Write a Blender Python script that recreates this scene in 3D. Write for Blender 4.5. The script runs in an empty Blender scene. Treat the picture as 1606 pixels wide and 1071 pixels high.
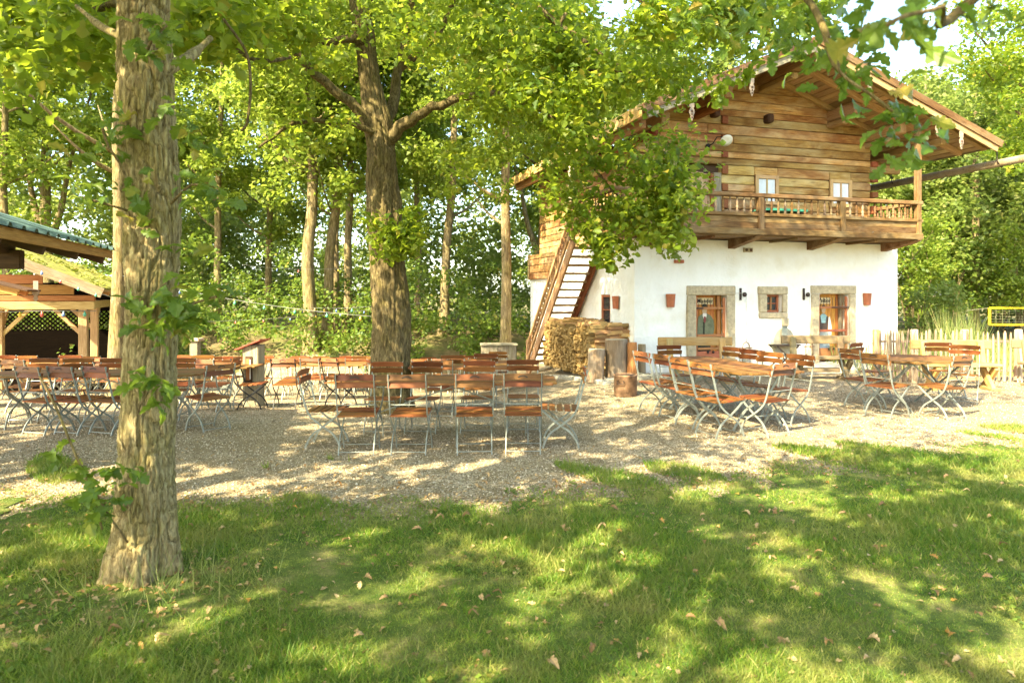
import bpy, math, random
import numpy as np
from mathutils import Vector, Matrix

random.seed(7)
rng = np.random.default_rng(11)
scn = bpy.context.scene
COL = scn.collection
R = math.radians

# ------------------------------------------------------------------ camera, sky, sun, exposure
EYE = 1.73
F = 1071.0            # focal length in photo pixels (24 mm lens)
cam_data = bpy.data.cameras.new("camera")
cam = bpy.data.objects.new("camera", cam_data)
COL.objects.link(cam)
cam.location = (0, 0, EYE)
cam.rotation_euler = (R(90), 0, 0)
cam_data.lens = 24.0
cam_data.sensor_width = 36.0
cam_data.shift_y = -73.5 / 1606.0
cam_data.clip_start = 0.05
cam_data.clip_end = 3000
cam_data.dof.use_dof = True
cam_data.dof.focus_distance = 10.5
cam_data.dof.aperture_fstop = 3.2
scn.camera = cam

SUN_DIR = Vector((0.56, 0.70, -0.80)).normalized()      # direction the light travels
SUN_EL = math.asin(-SUN_DIR.z)
SUN_ROT = math.atan2(-SUN_DIR.x, -SUN_DIR.y)
world = bpy.data.worlds.new("World")
scn.world = world
world.use_nodes = True
wn = world.node_tree
sky = wn.nodes.new("ShaderNodeTexSky")
sky.sky_type = 'NISHITA'
sky.sun_disc = False
sky.sun_elevation = SUN_EL
sky.sun_rotation = SUN_ROT
sky.air_density = 1.0
sky.dust_density = 2.0
sky.ozone_density = 1.0
wn.nodes["Background"].inputs[1].default_value = 0.15
wn.links.new(sky.outputs[0], wn.nodes["Background"].inputs[0])
sun_data = bpy.data.lights.new("sun", 'SUN')
sun_data.energy = 4.2
sun_data.angle = R(0.5)
sun_data.color = (1.0, 0.88, 0.66)
sun = bpy.data.objects.new("sun", sun_data)
COL.objects.link(sun)
sun.location = (-20, -30, 40)
sun.rotation_euler = SUN_DIR.to_track_quat('-Z', 'Y').to_euler()
scn.view_settings.view_transform = 'Standard'
scn.view_settings.look = 'None'
scn.view_settings.exposure = 2.55
scn.view_settings.gamma = 1.0
scn.view_settings.use_white_balance = True      # camera white balance set for shade
scn.view_settings.white_balance_temperature = 7000
scn.view_settings.white_balance_tint = 3
scn.view_settings.use_curve_mapping = False
scn.cycles.use_denoising = True
scn.cycles.max_bounces = 8
scn.cycles.transmission_bounces = 6
scn.cycles.transparent_max_bounces = 8

# ------------------------------------------------------------------ material helpers
def nodes_of(m):
    m.use_nodes = True
    nt = m.node_tree
    for n in list(nt.nodes):
        nt.nodes.remove(n)
    out = nt.nodes.new("ShaderNodeOutputMaterial")
    return nt, out

def N(nt, typ, **kw):
    n = nt.nodes.new(typ)
    for k, v in kw.items():
        if k in ('inputs',):
            for i, val in v.items():
                n.inputs[i].default_value = val
        else:
            setattr(n, k, v)
    return n

def L(nt, a, b):
    nt.links.new(a, b)

def rgba(c):
    return (c[0], c[1], c[2], 1.0)

def ramp(nt, fac, stops):
    r = N(nt, "ShaderNodeValToRGB")
    el = r.color_ramp.elements
    el[0].position, el[0].color = stops[0][0], rgba(stops[0][1])
    el[1].position, el[1].color = stops[-1][0], rgba(stops[-1][1])
    for p, c in stops[1:-1]:
        e = el.new(p); e.color = rgba(c)
    if fac is not None:
        L(nt, fac, r.inputs[0])
    return r

def mixc(nt, fac, a, b, mode='MIX'):
    m = N(nt, "ShaderNodeMix", data_type='RGBA', blend_type=mode)
    if isinstance(fac, (int, float)): m.inputs[0].default_value = fac
    else: L(nt, fac, m.inputs[0])
    for sock, v in ((m.inputs[6], a), (m.inputs[7], b)):
        if isinstance(v, (tuple, list)): sock.default_value = rgba(v)
        else: L(nt, v, sock)
    return m.outputs[2]

def noise(nt, vec, scale, detail=4, rough=0.6, dist=0.0):
    n = N(nt, "ShaderNodeTexNoise")
    n.inputs["Scale"].default_value = scale
    n.inputs["Detail"].default_value = detail
    n.inputs["Roughness"].default_value = rough
    n.inputs["Distortion"].default_value = dist
    if vec is not None: L(nt, vec, n.inputs["Vector"])
    return n

def mapping(nt, vec, scale=(1, 1, 1)):
    m = N(nt, "ShaderNodeMapping")
    m.inputs["Scale"].default_value = scale
    L(nt, vec, m.inputs["Vector"])
    return m.outputs[0]

def coords(nt, jitter=True):
    tc = N(nt, "ShaderNodeTexCoord")
    if not jitter:
        return tc.outputs["Object"], None
    oi = N(nt, "ShaderNodeObjectInfo")
    ad = N(nt, "ShaderNodeVectorMath", operation='MULTIPLY_ADD')
    L(nt, tc.outputs["Object"], ad.inputs[0])
    ad.inputs[1].default_value = (1, 1, 1)
    sc = N(nt, "ShaderNodeMath", operation='MULTIPLY')
    L(nt, oi.outputs["Random"], sc.inputs[0]); sc.inputs[1].default_value = 37.0
    L(nt, sc.outputs[0], ad.inputs[2])
    return ad.outputs[0], oi.outputs["Random"]

def bump(nt, height, strength, dist=0.01):
    b = N(nt, "ShaderNodeBump")
    b.inputs["Strength"].default_value = strength
    b.inputs["Distance"].default_value = dist
    L(nt, height, b.inputs["Height"])
    return b.outputs[0]

def principled(nt, out, color, rough=0.7, normal=None, metallic=0.0, spec=0.3):
    p = N(nt, "ShaderNodeBsdfPrincipled")
    if isinstance(color, (tuple, list)): p.inputs["Base Color"].default_value = rgba(color)
    else: L(nt, color, p.inputs["Base Color"])
    if isinstance(rough, (int, float)): p.inputs["Roughness"].default_value = rough
    else: L(nt, rough, p.inputs["Roughness"])
    p.inputs["Metallic"].default_value = metallic
    p.inputs["Specular IOR Level"].default_value = spec
    if normal is not None: L(nt, normal, p.inputs["Normal"])
    L(nt, p.outputs[0], out.inputs[0])
    return p

M = {}

def wood(name, dark, light, rough=0.7, grain=1.0, var=0.35, spec=0.25, knots=True, weather=None, wamt=0.5, bumps=0.5, stain=0.0):
    """grain runs along local X"""
    m = bpy.data.materials.new(name); nt, out = nodes_of(m)
    v, rnd = coords(nt)
    g1 = noise(nt, mapping(nt, v, (1.2 * grain, 16 * grain, 16 * grain)), 3.0, 6, 0.65, 0.4)
    g2 = noise(nt, mapping(nt, v, (2.0, 60, 60)), 2.0, 3, 0.6)
    c = ramp(nt, g1.outputs[0], [(0.28, dark), (0.72, light)]).outputs[0]
    fine = ramp(nt, g2.outputs[0], [(0.3, (0.62, 0.6, 0.58)), (0.6, (1, 1, 1))]).outputs[0]
    c = mixc(nt, 0.7, c, fine, 'MULTIPLY')
    if weather:
        w = noise(nt, mapping(nt, v, (0.9, 2.5, 2.5)), 1.6, 5, 0.6)
        wr = ramp(nt, w.outputs[0], [(0.42, (0, 0, 0)), (0.66, (1, 1, 1))]).outputs[0]
        ws = N(nt, "ShaderNodeMath", operation='MULTIPLY'); L(nt, wr, ws.inputs[0]); ws.inputs[1].default_value = wamt
        c = mixc(nt, ws.outputs[0], c, weather)
    cr = noise(nt, mapping(nt, v, (0.7, 34, 34)), 1.6, 5, 0.7, 0.3)
    crk = ramp(nt, cr.outputs[0], [(0.33, (0.25, 0.2, 0.16)), (0.41, (1, 1, 1))]).outputs[0]
    c = mixc(nt, 0.75 if knots else 0.2, c, crk, 'MULTIPLY')
    if stain:
        sn_ = noise(nt, mapping(nt, v, (0.55, 1.4, 1.4)), 1.3, 5, 0.65, 0.6)
        sr = ramp(nt, sn_.outputs[0], [(0.40, (0.42, 0.27, 0.18)), (0.58, (1, 1, 1))]).outputs[0]
        c = mixc(nt, stain, c, sr, 'MULTIPLY')
    if knots:
        k = N(nt, "ShaderNodeTexVoronoi"); k.inputs["Scale"].default_value = 1.5
        L(nt, mapping(nt, v, (1.0, 3.2, 3.2)), k.inputs["Vector"])
        kr = ramp(nt, k.outputs["Distance"], [(0.05, (0.35, 0.27, 0.2)), (0.16, (1, 1, 1))]).outputs[0]
        c = mixc(nt, 0.6, c, kr, 'MULTIPLY')
    hs = N(nt, "ShaderNodeHueSaturation"); L(nt, c, hs.inputs["Color"])
    mr = N(nt, "ShaderNodeMapRange"); L(nt, rnd, mr.inputs[0])
    mr.inputs[3].default_value = 1 - var; mr.inputs[4].default_value = 1 + var
    L(nt, mr.outputs[0], hs.inputs["Value"])
    mh = N(nt, "ShaderNodeMath", operation='MULTIPLY_ADD'); 
    sn = N(nt, "ShaderNodeMath", operation='FRACT'); s7 = N(nt, "ShaderNodeMath", operation='MULTIPLY')
    L(nt, rnd, s7.inputs[0]); s7.inputs[1].default_value = 7.31; L(nt, s7.outputs[0], sn.inputs[0])
    L(nt, sn.outputs[0], mh.inputs[0]); mh.inputs[1].default_value = 0.03; mh.inputs[2].default_value = 0.485
    L(nt, mh.outputs[0], hs.inputs["Hue"])
    ad = N(nt, "ShaderNodeMath", operation='ADD'); L(nt, g1.outputs[0], ad.inputs[0]); L(nt, g2.outputs[0], ad.inputs[1])
    nb = bump(nt, ad.outputs[0], bumps, 0.012)
    principled(nt, out, hs.outputs[0], rough, nb, spec=spec)
    M[name] = m
    return m

wood('log', (0.27, 0.13, 0.036), (0.66, 0.41, 0.14), rough=0.8, var=0.30, weather=(0.54, 0.42, 0.22), wamt=0.75, bumps=1.0, stain=0.8)
wood('log_red', (0.16, 0.05, 0.02), (0.32, 0.12, 0.045), rough=0.8, var=0.25)
wood('timber', (0.23, 0.125, 0.048), (0.52, 0.33, 0.145), rough=0.8, var=0.25, weather=(0.38, 0.27, 0.16), wamt=0.5, bumps=0.7)
wood('old_wood', (0.17, 0.115, 0.06), (0.40, 0.29, 0.17), rough=0.85, var=0.25, weather=(0.34, 0.29, 0.21), wamt=0.6, bumps=0.9)
wood('grey_wood', (0.17, 0.14, 0.092), (0.37, 0.315, 0.22), rough=0.9, var=0.2, bumps=0.9)
wood('pale_wood', (0.40, 0.31, 0.19), (0.68, 0.57, 0.40), rough=0.85, var=0.25, bumps=0.5)
wood('bench_wood', (0.36, 0.21, 0.06), (0.60, 0.40, 0.14), rough=0.75, var=0.15, weather=(0.36, 0.31, 0.2), wamt=0.5)
wood('bench_grey', (0.14, 0.095, 0.045), (0.30, 0.22, 0.11), rough=0.85, var=0.12, weather=(0.22, 0.18, 0.11), wamt=0.6)
wood('chair_wood', (0.10, 0.035, 0.012), (0.245, 0.088, 0.027), rough=0.45, grain=0.8, var=0.42, spec=0.18, weather=(0.26, 0.115, 0.04), wamt=0.5, knots=False, bumps=0.15)
wood('table_wood', (0.12, 0.055, 0.02), (0.27, 0.13, 0.045), rough=0.5, var=0.25, spec=0.2, knots=False, bumps=0.2)
wood('door_wood', (0.42, 0.15, 0.03), (0.62, 0.28, 0.07), rough=0.55, var=0.12, knots=True, bumps=0.3)
wood('gate_wood', (0.30, 0.10, 0.04), (0.46, 0.19, 0.08), rough=0.6, var=0.1, knots=False, bumps=0.3)
wood('pale_door', (0.46, 0.28, 0.14), (0.66, 0.44, 0.25), rough=0.7, var=0.08, bumps=0.3)
wood('window_wood', (0.42, 0.26, 0.11), (0.60, 0.41, 0.20), rough=0.6, var=0.05, knots=False, bumps=0.2)
wood('firewood', (0.24, 0.12, 0.045), (0.54, 0.34, 0.14), rough=0.9, var=0.35, knots=False, bumps=0.6)
wood('balcony_wood', (0.11, 0.056, 0.022), (0.32, 0.18, 0.07), rough=0.85, var=0.28, weather=(0.33, 0.25, 0.15), wamt=0.5, bumps=0.9, stain=0.7)
wood('soffit_wood', (0.34, 0.21, 0.10), (0.64, 0.47, 0.27), rough=0.8, var=0.3, weather=(0.30, 0.14, 0.07), wamt=0.5)  # lightened: brightness of the lit roof underside is put into the colour
wood('honey', (0.36, 0.22, 0.085), (0.60, 0.42, 0.20), rough=0.75, var=0.15)
wood('dark_wood', (0.05, 0.026, 0.014), (0.12, 0.065, 0.034), rough=0.8, var=0.2)
wood('orange_timber', (0.32, 0.13, 0.035), (0.52, 0.27, 0.09), rough=0.7, var=0.15)
wood('fence_wood', (0.22, 0.17, 0.11), (0.42, 0.35, 0.25), rough=0.9, var=0.4, weather=(0.26, 0.15, 0.08), wamt=0.7)
wood('hall_shade', (0.003, 0.002, 0.0015), (0.008, 0.005, 0.003), rough=0.95, var=0.2, spec=0.02)  # near-black: the shade inside the hall is put into the wood colour

def simple(name, color, rough=0.6, metallic=0.0, nscale=None, var=0.25, bumps=0.0, spec=0.3, objvar=0.0, jitter=True):
    m = bpy.data.materials.new(name); nt, out = nodes_of(m)
    c = color; nrm = None
    if nscale:
        v, rnd = coords(nt, jitter)
        n1 = noise(nt, v, nscale, 5, 0.62)
        lo = tuple(x * (1 - var) for x in color); hi = tuple(min(1, x * (1 + var)) for x in color)
        c = ramp(nt, n1.outputs[0], [(0.3, lo), (0.7, hi)]).outputs[0]
        if objvar and rnd is not None:
            hs = N(nt, "ShaderNodeHueSaturation"); L(nt, c, hs.inputs["Color"])
            mr = N(nt, "ShaderNodeMapRange"); L(nt, rnd, mr.inputs[0])
            mr.inputs[3].default_value = 1 - objvar; mr.inputs[4].default_value = 1 + objvar
            L(nt, mr.outputs[0], hs.inputs["Value"]); c = hs.outputs[0]
        if bumps:
            n2 = noise(nt, v, nscale * 4, 4, 0.6)
            nrm = bump(nt, n2.outputs[0], bumps, 0.01)
    principled(nt, out, c, rough, nrm, metallic, spec)
    M[name] = m
    return m

simple('frame_metal', (0.235, 0.25, 0.215), 0.45, 0.25, 18, 0.22, 0.1, objvar=0.12)
simple('black_metal', (0.022, 0.022, 0.022), 0.45, 0.0, 20, 0.3)
simple('iron', (0.05, 0.035, 0.028), 0.6, 0.4, 20, 0.4)
simple('rusty', (0.22, 0.13, 0.075), 0.7, 0.3, 9, 0.55, 0.2)
simple('stone', (0.40, 0.33, 0.21), 0.9, 0, 14, 0.3, 0.6, objvar=0.08)
simple('kerb_stone', (0.36, 0.32, 0.24), 0.95, 0, 8, 0.3, 0.6, objvar=0.15)
simple('porch_stone', (0.52, 0.45, 0.34), 0.9, 0, 5, 0.2, 0.4)
simple('terracotta', (0.36, 0.12, 0.055), 0.75, 0, 12, 0.2, 0.2)
simple('glass_dark', (0.03, 0.035, 0.04), 0.06, 0, None, spec=0.8)
simple('curtain', (0.62, 0.66, 0.70), 0.8, 0, 6, 0.12)
simple('enamel', (0.75, 0.72, 0.62), 0.35)
simple('ornament', (0.28, 0.22, 0.165), 0.8, 0, 20, 0.2)
simple('roof_sheet', (0.075, 0.13, 0.125), 0.42, 0.0, 3, 0.22, 0.1, spec=0.5)
simple('red_roof', (0.30, 0.065, 0.035), 0.6, 0, 10, 0.25)
simple('moss', (0.22, 0.21, 0.04), 1.0, 0, 5, 0.75, 1.0)
simple('roof_cover', (0.28, 0.24, 0.19), 0.9, 0, 6, 0.3, 0.5)
simple('white_paint', (0.72, 0.70, 0.66), 0.6)
simple('yellow_tape', (0.80, 0.55, 0.02), 0.5)
simple('net_cord', (0.20, 0.20, 0.10), 0.8)
simple('wire', (0.22, 0.22, 0.2), 0.5)
simple('rope', (0.45, 0.40, 0.30), 0.9)
simple('grind_stone', (0.42, 0.37, 0.26), 0.9, 0, 8, 0.2, 0.3)
simple('sign_plate', (0.66, 0.52, 0.28), 0.6, 0, 8, 0.15)
simple('ink', (0.03, 0.022, 0.015), 0.7)
simple('jacket', (0.14, 0.15, 0.085), 0.9, 0, 12, 0.3)
simple('jacket_dark', (0.035, 0.038, 0.025), 0.9, 0, 12, 0.3)
simple('tie_red', (0.20, 0.05, 0.04), 0.8)
simple('face_paint', (0.50, 0.38, 0.24), 0.8)
simple('shirt', (0.70, 0.64, 0.56), 0.8, 0, 10, 0.12)
simple('bodice', (0.07, 0.05, 0.038), 0.8, 0, 12, 0.3)
simple('scarf', (0.22, 0.36, 0.36), 0.8, 0, 12, 0.25)
simple('apron', (0.36, 0.42, 0.42), 0.8, 0, 12, 0.3)
simple('dark_void', (0.012, 0.010, 0.009), 0.9)
simple('green_paint', (0.05, 0.26, 0.17), 0.6)
for nm, c in (('bulb_red', (0.55, 0.10, 0.09)), ('bulb_yellow', (0.62, 0.45, 0.05)), ('bulb_blue', (0.10, 0.18, 0.42)), ('bulb_green', (0.06, 0.30, 0.18))):
    simple(nm, c, 0.25, spec=0.6)

def plaster():
    m = bpy.data.materials.new('plaster'); nt, out = nodes_of(m)
    v, _ = coords(nt, False)
    n1 = noise(nt, v, 1.3, 5, 0.6); n2 = noise(nt, v, 9, 5, 0.65); n3 = noise(nt, v, 2.2, 3, 0.5)
    c = ramp(nt, n1.outputs[0], [(0.3, (0.76, 0.735, 0.65)), (0.65, (0.82, 0.81, 0.76))]).outputs[0]
    st = ramp(nt, n3.outputs[0], [(0.54, (1, 1, 1)), (0.74, (0.80, 0.72, 0.52))]).outputs[0]
    c = mixc(nt, 0.35, c, st, 'MULTIPLY')
    ad = N(nt, "ShaderNodeMath", operation='MULTIPLY_ADD'); L(nt, n3.outputs[0], ad.inputs[0]); ad.inputs[1].default_value = 2.5
    L(nt, n2.outputs[0], ad.inputs[2])
    principled(nt, out, c, 0.92, bump(nt, ad.outputs[0], 0.6, 0.03), spec=0.1)
    M['plaster'] = m
plaster()

def bark(name, dark, mid, light, sc=1.0):
    m = bpy.data.materials.new(name); nt, out = nodes_of(m)
    v, _ = coords(nt, True)
    w = noise(nt, mapping(nt, v, (9 * sc, 9 * sc, 1.7 * sc)), 2.2, 7, 0.68, 0.8)
    n2 = noise(nt, v, 2.3 * sc, 4, 0.6)
    c = ramp(nt, w.outputs[0], [(0.33, dark), (0.5, mid), (0.68, light)]).outputs[0]
    g = ramp(nt, n2.outputs[0], [(0.45, (1, 1, 1)), (0.7, (0.82, 0.86, 0.55))]).outputs[0]
    c = mixc(nt, 0.8, c, g, 'MULTIPLY')
    principled(nt, out, c, 0.95, bump(nt, w.outputs[0], 1.0, 0.035), spec=0.1)
    M[name] = m
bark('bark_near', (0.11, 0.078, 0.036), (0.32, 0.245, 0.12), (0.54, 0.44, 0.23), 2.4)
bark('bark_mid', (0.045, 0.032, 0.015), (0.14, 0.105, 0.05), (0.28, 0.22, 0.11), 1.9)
bark('bark_far', (0.08, 0.056, 0.028), (0.20, 0.152, 0.08), (0.38, 0.30, 0.165), 1.2)
bark('twig', (0.10, 0.07, 0.035), (0.22, 0.16, 0.075), (0.36, 0.28, 0.14), 2.0)

def leafmat(name, lo, mid, hi, odd, trans, tfac=0.45, obj=False, rough=0.5, dry=0.0):
    m = bpy.data.materials.new(name); nt, out = nodes_of(m)
    if obj:
        rnd = N(nt, "ShaderNodeObjectInfo").outputs["Random"]
    else:
        rnd = N(nt, "ShaderNodeNewGeometry").outputs["Random Per Island"]
    c = ramp(nt, rnd, [(0.0, lo), (0.45, mid), (0.9, hi), (0.97, odd)]).outputs[0]
    tc = N(nt, "ShaderNodeTexCoord")
    n1 = noise(nt, tc.outputs["Object"], 0.55 if not obj else 9.0, 3, 0.5)
    vv = ramp(nt, n1.outputs[0], [(0.3, (0.72, 0.78, 0.7)), (0.7, (1.2, 1.15, 1.0))]).outputs[0]
    c = mixc(nt, 1.0, c, vv, 'MULTIPLY')
    if dry:
        n2 = noise(nt, tc.outputs["Object"], 1.5, 5, 0.65)
        dr = ramp(nt, n2.outputs[0], [(0.46, (0, 0, 0)), (0.64, (dry, dry, dry))]).outputs[0]
        c = mixc(nt, dr, c, (0.36, 0.31, 0.10))
    t = mixc(nt, 0.65, c, trans)
    p = N(nt, "ShaderNodeBsdfPrincipled"); L(nt, c, p.inputs["Base Color"])
    p.inputs["Roughness"].default_value = rough; p.inputs["Specular IOR Level"].default_value = 0.35
    tr = N(nt, "ShaderNodeBsdfTranslucent"); L(nt, t, tr.inputs[0])
    mx = N(nt, "ShaderNodeMixShader"); mx.inputs[0].default_value = tfac
    L(nt, p.outputs[0], mx.inputs[1]); L(nt, tr.outputs[0], mx.inputs[2])
    L(nt, mx.outputs[0], out.inputs[0])
    M[name] = m
leafmat('leaf_oak', (0.055, 0.115, 0.012), (0.115, 0.18, 0.018), (0.21, 0.255, 0.03), (0.34, 0.27, 0.05), (0.46, 0.56, 0.045), 0.56)
leafmat('leaf_obj', (0.05, 0.105, 0.016), (0.09, 0.155, 0.02), (0.15, 0.21, 0.03), (0.34, 0.24, 0.06), (0.34, 0.44, 0.05), 0.45, obj=True, rough=0.42)
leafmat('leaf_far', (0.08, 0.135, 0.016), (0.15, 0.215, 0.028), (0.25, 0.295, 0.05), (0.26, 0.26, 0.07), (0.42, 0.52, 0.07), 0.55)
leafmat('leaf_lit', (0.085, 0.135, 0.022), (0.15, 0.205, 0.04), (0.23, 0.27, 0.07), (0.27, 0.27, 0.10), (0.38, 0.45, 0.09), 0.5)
leafmat('leaf_bush', (0.05, 0.10, 0.016), (0.10, 0.165, 0.026), (0.17, 0.235, 0.04), (0.26, 0.22, 0.06), (0.32, 0.42, 0.06), 0.45)
leafmat('grass_blade', (0.042, 0.12, 0.01), (0.095, 0.20, 0.018), (0.25, 0.285, 0.042), (0.44, 0.36, 0.15), (0.34, 0.40, 0.05), 0.4, dry=0.6)
leafmat('reed', (0.10, 0.15, 0.03), (0.17, 0.22, 0.06), (0.30, 0.30, 0.12), (0.42, 0.34, 0.16), (0.36, 0.40, 0.10), 0.35)
leafmat('dry_leaf', (0.20, 0.105, 0.045), (0.36, 0.22, 0.11), (0.55, 0.38, 0.22), (0.48, 0.24, 0.06), (0.5, 0.32, 0.12), 0.25, obj=True)
leafmat('dry_leaf_mass', (0.15, 0.085, 0.04), (0.30, 0.19, 0.09), (0.50, 0.35, 0.2), (0.48, 0.24, 0.06), (0.5, 0.32, 0.12), 0.25)

def groundmat(name, kind):
    m = bpy.data.materials.new(name); nt, out = nodes_of(m)
    tc = N(nt, "ShaderNodeTexCoord"); v = tc.outputs["Object"]
    big = noise(nt, v, 0.45, 5, 0.6); mid = noise(nt, v, 3.0, 5, 0.65); fine = noise(nt, v, 60, 4, 0.7)
    if kind == 'gravel':
        vo = N(nt, "ShaderNodeTexVoronoi"); vo.inputs["Scale"].default_value = 62; L(nt, v, vo.inputs["Vector"])
        c = ramp(nt, vo.outputs["Color"], [(0.15, (0.155, 0.12, 0.075)), (0.5, (0.33, 0.265, 0.17)), (0.85, (0.55, 0.465, 0.33))]).outputs[0]
        d = ramp(nt, mid.outputs[0], [(0.36, (0.62, 0.55, 0.42)), (0.62, (1.0, 0.98, 0.95))]).outputs[0]
        c = mixc(nt, 0.75, c, d, 'MULTIPLY')
        b2 = ramp(nt, big.outputs[0], [(0.44, (0, 0, 0)), (0.66, (0.75, 0.75, 0.75))]).outputs[0]
        c = mixc(nt, b2, c, mixc(nt, fine.outputs[0], (0.12, 0.09, 0.05), (0.34, 0.265, 0.155)))
        h = N(nt, "ShaderNodeMath", operation='SUBTRACT'); h.inputs[0].default_value = 1.0
        L(nt, vo.outputs["Distance"], h.inputs[1])
        nb = bump(nt, h.outputs[0], 0.9, 0.012); rough = 0.95
    elif kind == 'lawn':
        c = ramp(nt, mid.outputs[0], [(0.3, (0.06, 0.10, 0.018)), (0.52, (0.12, 0.15, 0.035)), (0.75, (0.30, 0.25, 0.10))]).outputs[0]
        c = mixc(nt, 0.5, c, ramp(nt, fine.outputs[0], [(0.3, (0.5, 0.5, 0.5)), (0.7, (1.3, 1.3, 1.3))]).outputs[0], 'MULTIPLY')
        nb = bump(nt, fine.outputs[0], 1.0, 0.02); rough = 1.0
    else:
        c = ramp(nt, mid.outputs[0], [(0.3, (0.06, 0.06, 0.022)), (0.5, (0.14, 0.105, 0.05)), (0.7, (0.24, 0.17, 0.085))]).outputs[0]
        c = mixc(nt, ramp(nt, big.outputs[0], [(0.45, (0, 0, 0)), (0.6, (0.8, 0.8, 0.8))]).outputs[0], c, (0.09, 0.115, 0.028))
        nb = bump(nt, mid.outputs[0], 1.0, 0.08); rough = 1.0
    principled(nt, out, c, rough, nb, spec=0.1)
    M[name] = m
leafmat('moss_tuft', (0.09, 0.10, 0.02), (0.19, 0.20, 0.03), (0.32, 0.32, 0.05), (0.26, 0.16, 0.06), (0.3, 0.34, 0.05), 0.2)
groundmat('gravel', 'gravel'); groundmat('lawn', 'lawn'); groundmat('earth', 'earth')
simple('pebble', (0.50, 0.42, 0.30), 0.9, 0, 3, 0.3)
def pebble_mat():
    m = bpy.data.materials.new('pebbles'); nt, out = nodes_of(m)
    rnd = N(nt, "ShaderNodeNewGeometry").outputs["Random Per Island"]
    c = ramp(nt, rnd, [(0.0, (0.15, 0.115, 0.07)), (0.5, (0.33, 0.27, 0.18)), (1.0, (0.58, 0.50, 0.37))]).outputs[0]
    principled(nt, out, c, 0.9, spec=0.15); M['pebbles'] = m
pebble_mat()

# ------------------------------------------------------------------ object helpers
def link(o, parent=None):
    COL.objects.link(o)
    if parent is not None:
        o.parent = parent
    return o

def tag(o, label=None, cat=None, group=None, kind=None):
    if label: o["label"] = label
    if cat: o["category"] = cat
    if group: o["group"] = group
    if kind: o["kind"] = kind
    return o

def empty(name, loc=(0, 0, 0), rz=0.0, parent=None):
    o = bpy.data.objects.new(name, None)
    o.empty_display_size = 0.1
    o.location = loc
    o.rotation_euler = (0, 0, rz)
    return link(o, parent)

def mesh_obj(name, V, Fc, mat, parent=None, smooth=False, loc=None, rot=None):
    me = bpy.data.meshes.new(name)
    me.from_pydata([tuple(p) for p in V], [], [tuple(f) for f in Fc])
    me.materials.append(M[mat])
    if smooth:
        me.polygons.foreach_set("use_smooth", [True] * len(me.polygons))
    me.update()
    o = bpy.data.objects.new(name, me)
    if loc is not None: o.location = loc
    if rot is not None: o.rotation_euler = rot
    return link(o, parent)

def np_mesh(name, V, loops, sizes, mat, smooth=False):
    me = bpy.data.meshes.new(name)
    V = np.ascontiguousarray(V, dtype=np.float32)
    me.vertices.add(len(V)); me.vertices.foreach_set("co", V.ravel())
    loops = np.ascontiguousarray(loops, dtype=np.int32)
    sizes = np.ascontiguousarray(sizes, dtype=np.int32)
    me.loops.add(len(loops)); me.loops.foreach_set("vertex_index", loops)
    me.polygons.add(len(sizes))
    starts = np.concatenate(([0], np.cumsum(sizes)[:-1])).astype(np.int32)
    me.polygons.foreach_set("loop_start", starts)
    if smooth:
        me.polygons.foreach_set("use_smooth", np.ones(len(sizes), dtype=bool))
    me.materials.append(M[mat])
    me.update(calc_edges=True)
    return me

def replicate(name, TV, TF, C, Rm, S, mat):
    """copies of a small template (TV verts, TF faces) into one mesh"""
    TV = np.asarray(TV, dtype=np.float64); n = len(C); k = len(TV)
    S = np.asarray(S)
    if S.ndim == 1: S = np.repeat(S[:, None], 3, axis=1)
    P = TV[None, :, :] * S[:, None, :]
    V = np.einsum('nij,nkj->nki', Rm, P) + C[:, None, :]
    loops = []; sizes = []
    base = (np.arange(n) * k)[:, None]
    for f in TF:
        loops.append((base + np.array(f)[None, :]).ravel())
        sizes.append(np.full(n, len(f)))
    return np_mesh(name, V.reshape(-1, 3), np.concatenate(loops), np.concatenate(sizes), mat)

def rot_from(nrm, spin):
    """rotation matrices whose z axis is nrm, spun by spin"""
    z = nrm / np.linalg.norm(nrm, axis=1, keepdims=True)
    a = np.where(np.abs(z[:, 2:3]) < 0.9, np.array([[0, 0, 1.0]]), np.array([[1.0, 0, 0]]))
    x = np.cross(a, z); x /= np.linalg.norm(x, axis=1, keepdims=True)
    y = np.cross(z, x)
    c = np.cos(spin)[:, None]; s = np.sin(spin)[:, None]
    x2 = x * c + y * s; y2 = -x * s + y * c
    return np.stack((x2, y2, z), axis=2)

def rand_unit(n):
    v = rng.normal(size=(n, 3)); return v / np.linalg.norm(v, axis=1, keepdims=True)

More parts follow.
